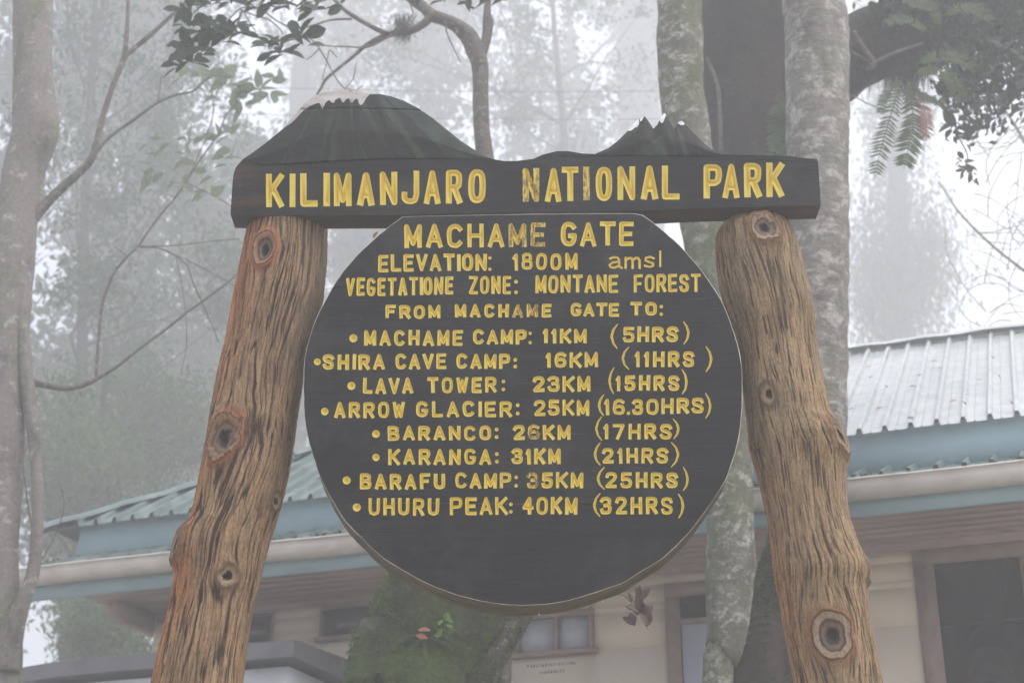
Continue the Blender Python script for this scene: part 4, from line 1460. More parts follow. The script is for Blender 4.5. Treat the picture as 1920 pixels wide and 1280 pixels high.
# ------------------------------------------------------------------ trees
M['bark_pale'] = bark_mat('bark_pale', (0.20, 0.18, 0.165), (0.40, 0.38, 0.35), (0.085, 0.075, 0.065), (0.09, 0.11, 0.05), 6, 0.0, 0.36)
M['bark_ring'] = bark_mat('bark_ring', (0.19, 0.175, 0.155), (0.42, 0.40, 0.37), (0.085, 0.075, 0.062), (0.09, 0.105, 0.055), 5, 0.16, 0.36, lich=0.56, bstr=0.7)
M['bark_mottled'] = bark_mat('bark_mottled', (0.15, 0.145, 0.115), (0.38, 0.38, 0.345), (0.07, 0.068, 0.05), (0.085, 0.10, 0.045), 7, 0.0, 0.44, lich=0.57, bstr=0.7)
M['bark_limb'] = bark_mat('bark_limb', (0.10, 0.095, 0.075), (0.26, 0.255, 0.22), (0.04, 0.038, 0.028), (0.05, 0.065, 0.02), 9, 0.0, 0.47, lich=0.60, bstr=0.9)
M['bark_dark'] = bark_mat('bark_dark', (0.035, 0.026, 0.021), (0.07, 0.055, 0.045), (0.012, 0.010, 0.009), (0.04, 0.05, 0.02), 6, 0.0, 0.36, bstr=1.0)
M['bark_moss'] = bark_mat('bark_moss', (0.05, 0.05, 0.035), (0.16, 0.15, 0.12), (0.02, 0.018, 0.012), (0.045, 0.070, 0.016), 9, 0.0, 0.53, bstr=1.0)
M['bark_thin'] = bark_mat('bark_thin', (0.15, 0.13, 0.115), (0.34, 0.32, 0.29), (0.06, 0.05, 0.042), None, 14, 0.0)
M['bark_far'] = bark_mat('bark_far', (0.05, 0.045, 0.04), (0.10, 0.10, 0.09), (0.02, 0.02, 0.018), None, 3, 0.0)
M['leaf_far'] = leaf_mat('leaf_far', (0.028, 0.048, 0.016), (0.055, 0.085, 0.03), 0.35, 0.6)
M['leaf_mid'] = leaf_mat('leaf_mid', (0.045, 0.075, 0.025), (0.095, 0.14, 0.05), 0.45, 1.0)
M['leaf_near'] = leaf_mat('leaf_near', (0.030, 0.045, 0.026), (0.055, 0.075, 0.042), 0.3, 6)
M['leaf_pale'] = leaf_mat('leaf_pale', (0.13, 0.17, 0.11), (0.20, 0.25, 0.16), 0.55, 6)
M['leaf_dead'] = leaf_mat('leaf_dead', (0.05, 0.032, 0.025), (0.11, 0.07, 0.05), 0.2, 20)
M['leaf_red'] = leaf_mat('leaf_red', (0.22, 0.09, 0.05), (0.34, 0.16, 0.10), 0.3, 20)
M['moss'] = leaf_mat('moss', (0.028, 0.048, 0.010), (0.125, 0.175, 0.04), 0.25, 6)
M['fern'] = leaf_mat('fern', (0.055, 0.085, 0.032), (0.10, 0.145, 0.055), 0.45, 6)
M['lichen'] = leaf_mat('hanging_lichen', (0.05, 0.055, 0.045), (0.10, 0.11, 0.09), 0.2, 20)


def leaves(name, pos, size, mat, parent, aspect=0.5, seed=1, droop=0.3, bend=True):
    r = np.random.default_rng(seed)
    n = len(pos)
    d = r.normal(size=(n, 3))
    d[:, 2] -= droop * 2.0
    d /= np.linalg.norm(d, axis=1)[:, None]
    w = r.normal(size=(n, 3))
    w -= d * (w * d).sum(1)[:, None]
    w /= np.linalg.norm(w, axis=1)[:, None]
    nn = np.cross(d, w)
    L = (size * r.uniform(0.6, 1.25, n))[:, None]
    W_ = L * aspect * r.uniform(0.7, 1.2, n)[:, None]
    p = pos
    V = np.stack([p - d * L * 0.5, p - d * L * 0.08 + w * W_ * 0.5, p + d * L * 0.5 - nn * L * 0.12, p - d * L * 0.08 - w * W_ * 0.5], 1).reshape(-1, 3)
    Fa = np.arange(n * 4).reshape(-1, 4)
    return mesh_np(name, V, Fa, mat, parent, smooth=False)


def blob_points(blobs, n, clump, cr, seed, vstretch=1.0, dens=2.6):
    """leaf places: clumps scattered through ellipsoids (px,py,rx,ry in photo pixels at distance Y, half depth dY)"""
    r = np.random.default_rng(seed)
    wts = np.array([b[2] * b[3] for b in blobs], float)
    wts /= wts.sum()
    out, cents = [], []
    for b_, w in zip(blobs, wts):
        px, py, rx, ry, Y, dY = b_
        k = max(4, int(clump * w))
        c, rad = PR(px, py, 1.0, Y)
        kk = int(k * dens)
        u = r.normal(size=(kk, 3))
        u /= np.linalg.norm(u, axis=1)[:, None]
        u *= (r.uniform(0, 1, kk) ** 0.6 * r.uniform(0.75, 1.25, kk))[:, None]
        C = np.array(c) + u * np.array([rx * rad, dY, ry * rad])
        fr = 1.0 / (cr * 4.5)
        sc_n = fbm(C[:, 0] * fr, C[:, 2] * fr, C[:, 1] * fr * 0.5, seed, 2) - 0.10 * np.linalg.norm(u, axis=1)
        C = C[np.argsort(-sc_n)[:k]]
        cents.append(C)
        m = int(n * w)
        idx = r.integers(0, k, m)
        sz = r.uniform(0.5, 1.4, k)[idx]
        g_ = r.normal(size=(m, 3)) * np.array([1, 1, vstretch * 0.8]) * (cr * sz)[:, None]
        out.append(C[idx] + g_)
    pts_ = np.vstack(out)
    # never inside the space in front of or inside the house
    keep = pts_[:, 2] > ground_z(pts_[:, 0], pts_[:, 1]) + 0.2
    rel = pts_[:, :2] - A0
    s_ = rel @ E1
    k_ = rel @ E2
    inside = (s_ > -0.3) & (k_ > -0.4) & (k_ < 5.2) & (pts_[:, 2] - CZ < 4.8)
    return pts_[keep & ~inside], np.vstack(cents)


def limbs(parent, trunk_pts, cents, mat, seed, n=14, r0=0.05, sag=0.15):
    r = random.Random(seed)
    b = Batch()
    tp = np.asarray(trunk_pts)
    idx = list(range(len(cents)))
    r.shuffle(idx)
    for i_ in idx[:n]:
        c = cents[i_]
        hh = c[2] - r.uniform(0.5, 2.5)
        # the spot on the trunk at about that height
        j = int(np.argmin(np.abs(tp[:, 2] - hh)))
        s_ = tp[j, :3]
        mid = (s_ + c) / 2 + np.array([r.uniform(-.3, .3), r.uniform(-.3, .3), r.uniform(-.1, .4)])
        q1_ = s_ * 0.7 + c * 0.3 + np.array([r.uniform(-.15, .15), r.uniform(-.15, .15), 0.1])
        b.tube([(*s_, r0), (*q1_, r0 * 0.75), (*mid, r0 * 0.55), (*c, r0 * 0.15)], n=10, nu=5)
    o = b.build('limbs', mat, parent)
    o['kind'] = 'stuff'
    return o


def base_pt(px, py, Y, r):
    p = P(px, py, Y)
    return (p.x, p.y, float(ground_z(p.x, p.y)) - 0.15, r)


def bg_tree(label, trunk_px, Y, blobs, n, clump, cr, size, mat, seed, aspect=0.5, droop=0.3, nl=14, r0=0.05, vs=1.0, cat='tree', bark=None, group=None, far=1.0, dens=2.6):
    Y, cr, size, r0 = Y * far, cr * far, size * far, r0 * far
    blobs = [(a, b, c, d, y * far, dy * far * (2.0 if far > 1 else 1)) for a, b, c, d, y, dy in blobs]
    t = thing('tree', label, cat, group=group)
    bark = bark or M['bark_far']
    tp = pxpts(trunk_px, Y)
    b0 = tp[0]
    tp = [(b0[0] + 0.05, b0[1], float(ground_z(b0[0], b0[1])) - 0.2, b0[3] * 1.35)] + tp
    tube('trunk', tp, bark, t, n=50, nu=18, bump=0.02, bs=9, seed=seed, wob=0.1)
    pos, cents = blob_points(blobs, n, clump, cr, seed, vs, dens)
    cr_ = leaves('crown', pos, size, mat, t, aspect, seed, droop)
    cr_['kind'] = 'stuff'
    if nl:
        rows = catmull(tp, 40)
        lm = limbs(t, rows, cents, bark, seed, nl, r0)
    return t


# far and middle trees, all behind the building or beside it
bg_tree('tall dense hazy tree filling the left, behind the crooked branches', [(225, 1250, 40), (240, 800, 38), (262, 400, 36), (290, 0, 32), (300, -350, 22)], 19,
        [(250, 150, 200, 260, 19, 2.2), (150, 330, 110, 170, 19, 1.6), (330, 480, 200, 240, 19, 2.0), (230, 780, 190, 230, 19, 2.0), (430, 700, 150, 220, 19, 2), (300, -250, 260, 260, 19, 2.5), (470, 330, 90, 160, 19, 1.6), (180, 1010, 130, 120, 19, 1.5)],
        40000, 440, 0.26, 0.15, M['leaf_far'], 11, 0.5, 0.4, 26, 0.06, far=1.7, dens=2.6)
bg_tree('leafy green tree lower left, right beside the roof end', [(120, 1280, 14), (150, 1000, 12), (190, 800, 9), (200, 640, 5)], 14.5,
        [(150, 800, 100, 190, 14.5, 1.2), (230, 900, 110, 110, 14.5, 1.0), (110, 960, 70, 110, 14.5, 1.0), (300, 760, 120, 120, 14.8, 1.0), (200, 1180, 95, 60, 14.5, 1.0)],
        24000, 330, 0.17, 0.075, M['leaf_mid'], 12, 0.42, 0.5, 20, 0.03, far=1.3)
bg_tree('faint tree with forked trunk above the snow capped peak', [(545, 1200, 22), (556, 600, 20), (562, 180, 19), (575, 60, 14), (590, -120, 10)], 27,
        [(580, 60, 120, 160, 27, 2.5), (640, 250, 120, 120, 28, 2), (560, -140, 200, 160, 27, 2.5)],
        4500, 70, 0.36, 0.22, M['leaf_far'], 13, 0.55, 0.3, 16, 0.06, far=1.75)
bg_tree('faint slim tree directly left of the slender forked tree', [(790, 1200, 12), (800, 500, 11), (806, 200, 10), (812, 40, 8), (830, -160, 5)], 25,
        [(790, 80, 110, 150, 25, 2), (800, 290, 120, 90, 25, 2), (760, -120, 180, 150, 25, 2)],
        5200, 85, 0.30, 0.20, M['leaf_far'], 14, 0.55, 0.3, 20, 0.05, far=1.8)
bg_tree('faint broadleaf tree between slender tree and mossy trunk', [(1010, 1200, 14), (1005, 600, 13), (990, 300, 11), (975, 120, 9), (960, -150, 6)], 26,
        [(1010, 130, 130, 130, 26, 2.2), (1040, 330, 150, 90, 26, 2.2), (960, -100, 200, 130, 26, 2.2), (1010, 500, 200, 120, 26, 2)],
        6500, 110, 0.30, 0.20, M['leaf_far'], 15, 0.6, 0.3, 24, 0.05, far=1.8)
bg_tree('faint tree with leaning stems left of the three small peaks', [(1190, 1200, 14), (1150, 600, 13), (1110, 330, 10), (1090, 200, 8), (1060, -20, 5)], 30,
        [(1180, 330, 90, 90, 30, 2.4), (1200, 120, 60, 170, 30, 2.4), (1150, -120, 160, 120, 30, 2.4)],
        5000, 80, 0.30, 0.21, M['leaf_far'], 16, 0.6, 0.3, 18, 0.05, far=1.75)
bg_tree('broad hazy trunked tree behind the mossy grey trunk', [(1205, 1200, 45), (1203, 500, 42), (1200, 200, 40), (1195, -300, 34)], 34,
        [(1215, 50, 60, 200, 34, 2)], 2500, 60, 0.5, 0.2, M['leaf_far'], 17, 0.5, 0.3, 6, 0.08, far=1.55)
bg_tree('pale hazy tree with hanging strands of leaves above the right roof', [(1690, 1200, 26), (1690, 700, 24), (1685, 450, 20), (1680, 200, 14), (1675, -100, 12)], 23,
        [(1660, 420, 100, 230, 23, 1.6), (1740, 520, 100, 170, 23, 1.6), (1700, 200, 130, 130, 23, 1.8), (1640, 620, 60, 90, 23, 1.2), (1700, -100, 200, 160, 23, 2)],
        27000, 330, 0.21, 0.13, M['leaf_far'], 18, 0.28, 1.5, 22, 0.05, vs=3.0, far=1.75)
bg_tree('faint tree at the far left edge beside the pale trunk', [(-60, 1250, 20), (-50, 600, 17), (-30, 200, 13), (-20, -150, 9)], 20,
        [(0, 80, 90, 170, 20, 1.5), (-60, 330, 80, 160, 20, 1.5), (20, -150, 160, 120, 20, 2)],
        4500, 70, 0.28, 0.19, M['leaf_far'], 19, 0.5, 0.3, 12, 0.05, far=1.55)
bg_tree('low bushy green tree under the left eave', [(210, 1420, 9), (215, 1300, 8), (230, 1200, 5)], 16,
        [(230, 1190, 80, 70, 16, 0.8), (290, 1230, 90, 70, 16, 0.8), (170, 1150, 60, 50, 16, .6)],
        6000, 110, 0.13, 0.085, M['leaf_mid'], 20, 0.4, 0.4, 12, 0.02)
bg_tree('far faint tree closing the gap left of the disc', [(650, 1200, 20), (652, 600, 18), (655, 420, 12)], 24,
        [(660, 480, 120, 120, 24, 2), (560, 650, 150, 180, 24, 2), (480, 820, 150, 120, 22, 1.6)], 10000, 130, 0.3, 0.17, M['leaf_far'], 22, 0.5, 0.3, 14, 0.05, far=1.6)

bg_tree('sparse nearer tree with dark leaf sprays behind the crooked branches', [(150, 1250, 12), (152, 800, 11), (160, 400, 9), (175, 100, 7), (190, -200, 4)], 17,
        [(200, 120, 150, 170, 17, 2.0), (180, 420, 120, 170, 17, 1.8), (330, 300, 110, 150, 17, 1.6), (240, 640, 140, 150, 17, 1.6), (420, 560, 90, 150, 17, 1.4), (350, 60, 120, 120, 17, 1.6), (200, -150, 220, 160, 17, 2)],
        15000, 330, 0.14, 0.10, M['leaf_far'], 61, 0.45, 0.5, 24, 0.02, far=1.25, dens=4.0)
bg_tree('sparse slim tree with loose sprays between peak and small peaks', [(1075, 1250, 9), (1072, 700, 8), (1060, 300, 7), (1040, 60, 5), (1020, -200, 3)], 22,
        [(1040, 90, 130, 110, 22, 1.8), (1100, 260, 110, 80, 22, 1.6), (960, 200, 60, 110, 22, 1.4), (740, 110, 110, 90, 22, 1.6), (1190, 60, 70, 110, 22, 1.5), (980, -120, 250, 120, 22, 2)],
        5500, 170, 0.15, 0.11, M['leaf_far'], 62, 0.5, 0.4, 26, 0.02, far=1.5, dens=4.0)

# distant forest: one mass that closes the view low down
pos, _c = blob_points([(350, 930, 400, 240, 52, 4), (1100, 900, 500, 330, 52, 4)], 12000, 240, 0.9, 40)
ff_ = leaves('forest', pos, 0.34, M['leaf_far'], None, 0.6, 41)
ff_['kind'] = 'stuff'
ff_['label'] = 'far misty forest foliage behind everything'
ff_['category'] = 'forest'

# --- left foreground-ish tree with pale bark and crooked branches
LT = thing('tree', 'pale barked tree at the left edge with crooked bare branches', 'tree')
YL = 8.2
tp = [base_pt(10, 1600, YL, 0.17)] + pxpts([(-2, 1300, 40), (-4, 1180, 38), (-2, 1000, 38), (2, 800, 44), (6, 640, 46), (18, 500, 46), (32, 400, 40), (44, 320, 37), (66, 250, 43), (67, 215, 42), (63, 130, 37), (62, 0, 36), (66, -200, 32), (60, -420, 26)], YL)
tube('trunk', tp, M['bark_pale'], LT, n=150, nu=40, bump=0.012, bs=14, seed=3, wob=0.05)
tube('stem', pxpts([(12, 1260, 26), (22, 1185, 24), (40, 1135, 16), (60, 1080, 12), (70, 1000, 11), (71, 930, 11), (66, 850, 10.5), (58, 770, 13), (48, 690, 13), (42, 610, 12), (34, 520, 14)], YL - 0.05), M['bark_pale'], LT, n=80, nu=18, bump=0.006, bs=20, seed=8, wob=0.06)
br = [
    [(45, 430, 14), (75, 395, 10), (110, 358, 8.5), (150, 322, 7.5), (172, 297, 7.5), (182, 262, 6.5), (194, 215, 6), (210, 165, 5.8), (228, 120, 5.5), (234, 100, 5), (239, 40, 4), (242, -60, 3.5)],
    [(232, 108, 4.5), (255, 88, 4.5), (275, 72, 4.8), (305, 45, 4), (345, 8, 3.6), (380, -30, 3)],
    [(176, 290, 4), (205, 258, 3), (250, 225, 2.8), (295, 193, 2.6), (330, 178, 2.4), (362, 171, 2.2), (385, 150, 1.8), (400, 140, 1.2)],
    [(60, 716, 8), (85, 722, 6.5), (120, 728, 5.5), (150, 724, 4.5), (178, 712, 4), (215, 690, 3), (260, 655, 2.8), (310, 618, 2.6), (345, 590, 2.3), (375, 568, 2.2), (420, 535, 2), (460, 500, 1.5)],
    [(180, 710, 3.2), (183, 660, 2.8), (188, 600, 2.8), (192, 570, 3.2), (200, 545, 2.8), (215, 510, 2.6), (240, 480, 2.4), (260, 460, 2.3), (282, 428, 2.2), (305, 398, 2), (335, 362, 1.8), (375, 300, 1.6), (410, 250, 1.5), (425, 215, 1.2), (455, 180, 1)],
    [(262, 463, 1.8), (300, 466, 1.5), (330, 480, 1.5), (352, 500, 1.5), (362, 530, 1.4), (385, 580, 1.2), (410, 640, 1)],
    [(262, 462, 1.3), (330, 460, 1.1), (400, 452, 1.1), (450, 448, 1)],
    [(300, 466, 1.1), (360, 492, 1), (430, 530, 0.9), (450, 540, .8)],
    [(296, 192, 1.5), (300, 165, 1.2), (303, 140, 1)],
    [(335, 362, 1.2), (350, 340, 1), (385, 260, 1), (400, 210, 1), (395, 170, .8)],
    [(60, 990, 2), (50, 930, 1.6), (44, 860, 1.4), (60, 820, 1)],
    [(355, 345, 1), (415, 375, .9), (450, 400, .8)], [(240, 480, 1), (225, 470, .8), (205, 455, .6)],
    [(70, 1060, 1.5), (100, 1010, 1.2), (120, 950, 1.2), (110, 900, 1)],
    [(330, 480, 1), (345, 560, .8), (350, 640, .8), (340, 700, .7)],
]
for q, b_ in enumerate(br):
    tube('branch', pxpts(b_, YL + 0.02 * q), M['bark_thin'], LT, n=max(14, len(b_) * 5), nu=8, bump=0.001, bs=60, seed=q, wob=0.12)


def leaf_shape(L, W_, curl, kind='ovate', n=6):
    """a leaf with a folded midrib, lying along +x"""
    V = [(0, 0, 0)]
    rows = []
    for q in range(1, n):
        t = q / n
        if kind == 'obovate':
            w = W_ * 0.5 * math.sin(pi * t ** 1.5) ** 0.8
        elif kind == 'tip':
            w = W_ * 0.5 * (math.sin(pi * min(1, t * 1.0) ** 0.72)) ** 0.9 * (1 - 0.15 * t)
        else:
            w = W_ * 0.5 * math.sin(pi * t) ** 0.8
        z = -curl * L * t * t
        b0 = len(V)
        V += [(t * L, -w, z + w * 0.35), (t * L, 0, z), (t * L, w, z + w * 0.35)]
        rows.append(b0)
    V.append((L, 0, -curl * L))
    Ff = [(0, rows[0], rows[0] + 1), (0, rows[0] + 1, rows[0] + 2)]
    for a, b in zip(rows[:-1], rows[1:]):
        Ff += [(a, b, b + 1, a + 1), (a + 1, b + 1, b + 2, a + 2)]
    e = len(V) - 1
    l_ = rows[-1]
    Ff += [(l_, e, l_ + 1), (l_ + 1, e, l_ + 2)]
    return V, Ff


leaf_meshes = {}


def leaf_obj(name, p, direction, up, L, kind, mat, parent, r):
    key = (kind, mat.name, r.randint(0, 3))
    if key not in leaf_meshes:
        asp = {'obovate': 0.46, 'tip': 0.54, 'ovate': 0.5}[kind]
        V, Ff = leaf_shape(1.0, asp * r.uniform(0.85, 1.15), r.uniform(0.05, 0.3), kind)
        me = bpy.data.meshes.new('leaf')
        me.from_pydata(V, [], Ff)
        me.polygons.foreach_set('use_smooth', [True] * len(me.polygons))
        me.materials.append(mat)
        leaf_meshes[key] = me
    o = bpy.data.objects.new(name, leaf_meshes[key])
    x = Vector(direction).normalized()
    z = Vector(up)
    z = (z - x * z.dot(x)).normalized()
    y = z.cross(x)
    from mathutils import Matrix
    mt = Matrix((x, y, z)).transposed().to_4x4()
    mt.translation = Vector(p)
    o.matrix_world = mt @ Matrix.Diagonal((L, L, L, 1))
    COL.objects.link(o)
    o.parent = parent
    return o


def leaf_spray(cx, cy, n, Lpx, Y, parent, mat, kind, r, spread=360, a0=90, jit=8, tiltmax=0.9):
    """a rosette of leaves around a twig end; angles in the picture plane, leaves tilted in depth"""
    for q in range(n):
        a = radians(a0 + (q / n - 0.5) * spread + r.uniform(-14, 14))
        c = P(cx + r.uniform(-jit, jit), cy + r.uniform(-jit, jit), Y + r.uniform(-0.06, 0.06))
        k = Lpx * r.uniform(0.7, 1.2) / F * (Y / CP)
        d = Vector((cos(a), r.uniform(-0.5, 0.5), -sin(a)))
        up = Vector((r.uniform(-.6, .6), -1.0 + r.uniform(-.2, .9), r.uniform(0.0, tiltmax)))
        leaf_obj('leaf', c, d, up, k, kind, mat, parent, r)


r1 = random.Random(12)
# pale leaves on the crooked branches
for (x, y, n, L) in [(380, 150, 4, 38), (420, 150, 4, 42), (450, 165, 4, 40), (485, 170, 4, 44), (505, 185, 3, 46), (460, 195, 3, 36), (350, 140, 3, 34), (395, 175, 2, 32), (520, 150, 3, 40),
                     (290, 265, 3, 32), (310, 285, 3, 32), (355, 262, 3, 40), (345, 295, 3, 34), (275, 335, 2, 32), (335, 345, 4, 30), (395, 325, 3, 30), (280, 320, 2, 28), (415, 265, 3, 34), (430, 290, 3, 34), (385, 355, 3, 30), (360, 370, 2, 28), (430, 250, 2, 30)]:
    leaf_spray(x, y, n + 1, L * 1.05, YL + 1.0, LT, M['leaf_pale'], 'tip', r1, 250, 265, 12)

# --- slender forked tree rising behind the disc
ST = thing('tree', 'slender tree with forked grey trunk rising above the sign saddle', 'tree')
YS = 7.6
tp = [base_pt(930, 1500, YS, 0.07)] + pxpts([(935, 900, 24), (925, 600, 20), (914, 340, 17), (910, 300, 17), (903, 240, 15.5), (901, 180, 15.5), (899, 120, 16), (890, 92, 18), (878, 68, 17), (855, 48, 13), (835, 38, 12), (810, 29, 12), (795, 15, 10), (770, -5, 11), (740, -50, 10), (700, -120, 8)], YS)
tube('trunk', tp, M['bark_thin'], ST, n=150, nu=22, bump=0.005, bs=25, seed=5, wob=0.06)
for q, b_ in enumerate([
    [(902, 105, 12), (909, 85, 10), (914, 65, 10), (916, 40, 11), (914, 20, 7), (918, -40, 6)],
    [(812, 28, 9), (795, 45, 7.5), (770, 58, 7), (730, 65, 6), (690, 83, 4.2), (660, 108, 3.2), (630, 132, 3), (610, 150, 3), (602, 165, 3), (594, 178, 2.2)],
    [(728, 65, 5.5), (700, 52, 4.5), (665, 32, 4.5), (640, 14, 4), (615, -15, 4)],
    [(735, 66, 2.2), (690, 88, 2), (655, 88, 1.4), (610, 86, 1.2), (580, 85, 1)],
    [(660, 36, 2.2), (620, 38, 2), (580, 50, 2), (548, 52, 2), (520, 40, 1.7), (490, 20, 1.6), (455, 15, 1.5), (430, 35, 1.4)],
    [(548, 52, 1.8), (565, 62, 1.5), (590, 80, 1.4), (610, 110, 1.2), (632, 150, 1.1), (650, 170, 1)],
    [(598, 92, 1.3), (585, 105, 1), (575, 112, .9)], [(632, 108, 1.2), (618, 95, 1), (612, 120, .9), (604, 150, .9)],
    [(648, 165, 1), (662, 148, 1), (668, 118, .9)], [(650, 165, 1), (665, 170, 1), (680, 160, .8)],
    [(453, 22, 2.6), (445, 45, 2.2), (436, 62, 1.8), (430, 80, 1.4)], [(455, 20, 1.3), (470, 45, 1.1), (480, 60, 1)],
    [(835, 40, 1.6), (838, 62, 1.3), (850, 90, 1.2), (864, 118, 1)], [(370, 5, 1.2), (371, 25, 1), (370, 40, .8)],
    [(450, 18, 1.6), (480, 30, 1.4), (505, 38, 1.4), (525, 55, 1.2), (530, 65, 1)],
    [(770, 10, 1.5), (774, 25, 1.2), (766, 40, 1)]]):
    tube('branch', pxpts(b_, YS - 0.02 * q), M['bark_thin'], ST, n=max(16, len(b_) * 6), nu=8, bump=0.001, bs=60, seed=q + 30, wob=0.12)
r2 = random.Random(22)
for (x, y, n, L, a0) in [(355, 55, 5, 30, 260), (345, 90, 5, 30, 250), (370, 95, 6, 34, 270), (360, 115, 6, 30, 270), (400, 62, 5, 32, 250), (420, 75, 5, 36, 270), (445, 55, 4, 34, 320), (430, 60, 4, 34, 250),
                         (355, 15, 5, 34, 260), (395, 5, 6, 36, 270), (430, 0, 6, 34, 270), (480, 5, 6, 34, 260), (520, 5, 6, 38, 270), (545, 12, 5, 38, 290), (590, 5, 4, 30, 260), (510, 90, 5, 32, 260), (525, 95, 5, 34, 270), (560, 68, 3, 36, 300), (570, 78, 3, 34, 250), (340, 120, 4, 28, 250), (385, 55, 4, 30, 240), (640, 10, 3, 30, 250), (585, 15, 3, 34, 230)]:
    leaf_spray(x, y, n + 3, L * 1.35, 6.3, ST, M['leaf_near'], 'obovate', r2, 230, a0, 9)
for (x, y, n, L, a0) in [(840, 0, 5, 44, 260), (865, -5, 6, 52, 265), (885, 0, 6, 50, 275), (905, -5, 6, 50, 280), (925, 5, 5, 40, 310), (890, 15, 4, 36, 270), (880, -30, 7, 60, 270), (780, 5, 4, 30, 250), (750, -15, 5, 36, 260)]:
    leaf_spray(x, y, n + 2, L, 6.9, ST, M['leaf_near'], 'obovate', r2, 150, a0, 10)
# tufts of hanging lichen on the bough
b = Batch()
for q in range(260):
    x = r2.gauss(757, 12)
    y = r2.uniform(25, 62)
    L = r2.uniform(8, 34) * (1 - abs(x - 757) / 50)
    p0_, rr0 = PR(x, y, 0.55, YS - 0.05 + r2.uniform(-.05, .05))
    pts_ = []
    for k in range(4):
        p1_, _ = PR(x + r2.uniform(-3, 3) * k, y + L * k / 3, 0.5, p0_.y)
        pts_.append((p1_.x, p1_.y, p1_.z, rr0 * (1 - 0.2 * k)))
    b.tube(pts_, n=5, nu=3)
lt_ = b.build('lichen_tuft', M['lichen'], ST)
lt_['kind'] = 'stuff'

# --- mottled grey trunk right of the disc
T1 = thing('tree', 'grey mottled lichen trunk passing between disc and right post', 'tree')
Y1 = 7.0
tp = [base_pt(1340, 1600, Y1, 0.11)] + pxpts([(1346, 1300, 30), (1356, 1220, 36), (1364, 1157, 41), (1368, 1060, 46), (1369, 980, 44), (1369, 900, 41), (1366, 800, 42), (1352, 650, 46), (1336, 520, 47), (1320, 420, 46), (1297, 300, 40), (1291, 262, 39), (1280, 180, 41), (1276, 80, 43), (1274, 0, 43), (1268, -200, 38), (1265, -420, 30)], Y1)
tube('trunk', tp, M['bark_mottled'], T1, n=200, nu=44, bump=0.012, bs=18, seed=9, wob=0.07)

# --- pale ringed trunk behind the right post
T3 = thing('tree', 'thick pale ringed trunk standing behind the right log post', 'tree')
Y3 = 7.3
tp = [base_pt(1540, 1600, Y3, 0.2)] + pxpts([(1540, 1250, 62), (1532, 1000, 56), (1528, 820, 58), (1530, 700, 60), (1532, 560, 59), (1533, 430, 58), (1532, 290, 57), (1533, 160, 59), (1531, 40, 58), (1524, 0, 58), (1515, -150, 52), (1510, -420, 40)], Y3)
tube('trunk', tp, M['bark_ring'], T3, n=240, nu=56, bump=0.010, bs=20, seed=12, stretch=1.0, wob=0.03)

# --- big dark tree with a heavy limb loaded with epiphytes
T2 = thing('tree', 'big dark old tree with heavy fern-laden limb reaching right', 'tree')
Y2 = 8.3
tp = [base_pt(1420, 1650, 7.0, 0.3)] + pxpts([(1430, 1290, 62, 7.2), (1455, 1160, 55, 7.4), (1490, 1040, 50, 7.6), (1510, 930, 60, 7.8), (1500, 760, 70, 8.0), (1470, 560, 80, 8.2), (1425, 400, 84, 8.3), (1405, 290, 84, 8.3), (1398, 150, 92, 8.3), (1405, 0, 105, 8.3), (1410, -200, 120, 8.3), (1400, -450, 100, 8.3)], Y2)
t2_rows = tp
tube('trunk', tp, M['bark_dark'], T2, n=200, nu=56, bump=0.045, bs=9, seed=14, stretch=5, wob=0.08)
tube('limb', pxpts([(1420, 250, 40), (1480, 200, 60), (1540, 150, 66), (1610, 98, 68), (1680, 70, 70), (1760, 45, 70), (1850, 10, 60), (1960, -40, 50), (2080, -110, 36)], Y2), M['bark_dark'], T2, n=110, nu=44, bump=0.05, bs=9, seed=15, stretch=3, wob=0.1)
tube('limb', pxpts([(1440, 330, 14), (1500, 235, 12), (1560, 170, 10)], Y2 - 0.25), M['bark_dark'], T2, n=30, nu=14, bump=0.01, bs=20, seed=16)
for q, b_ in enumerate([[(1630, 125, 4), (1655, 110, 4), (1690, 95, 3.5), (1730, 82, 3)], [(1600, 60, 5), (1620, 90, 4.5), (1640, 120, 5), (1625, 130, 3)], [(1585, 90, 2), (1620, 110, 2), (1640, 118, 2)],
                         [(1735, 175, 2), (1770, 205, 2), (1790, 235, 1.6), (1800, 262, 1.4), (1812, 285, 1.2), (1815, 300, 1)], [(1325, 110, 4), (1345, 160, 4), (1350, 220, 4), (1352, 285, 3.5)],
                         [(1770, 80, 5), (1800, 140, 3), (1830, 190, 2.4), (1845, 240, 1.6)], [(1820, 60, 5), (1870, 110, 3), (1900, 150, 2)], [(1590, 175, 1.2), (1640, 200, 1), (1700, 215, .9)]]):
    tube('branch', pxpts(b_, Y2 - 0.35 + 0.02 * q), M['bark_thin'], T2, n=24, nu=8, bump=0.001, bs=60, seed=q + 60, wob=0.1)
# shaggy root mat and epiphyte mass hanging from the limb
b = Batch()
r3 = random.Random(33)
for q in range(900):
    x = r3.uniform(1590, 1920)
    if r3.random() < 0.55:
        x = r3.gauss(1700, 28)
    y0 = interp([(1590, 150), (1650, 120), (1760, 110), (1920, 60)], x) + r3.uniform(-60, 20)
    L = r3.uniform(15, 60) * (1.2 if 1655 < x < 1745 else 0.6)
    Yq = Y2 - 0.22 + r3.uniform(-.12, .12)
    pts_ = []
    xx = x
    for k in range(4):
        p1_, r_ = PR(xx, y0 + L * k / 3, 1.1 - 0.28 * k, Yq)
        pts_.append((p1_.x, p1_.y, p1_.z, r_))
        xx += r3.uniform(-5, 5)
    b.tube(pts_, n=6, nu=3)
rt_ = b.build('root_mat', M['bark_dark'], T2)
rt_['kind'] = 'stuff'
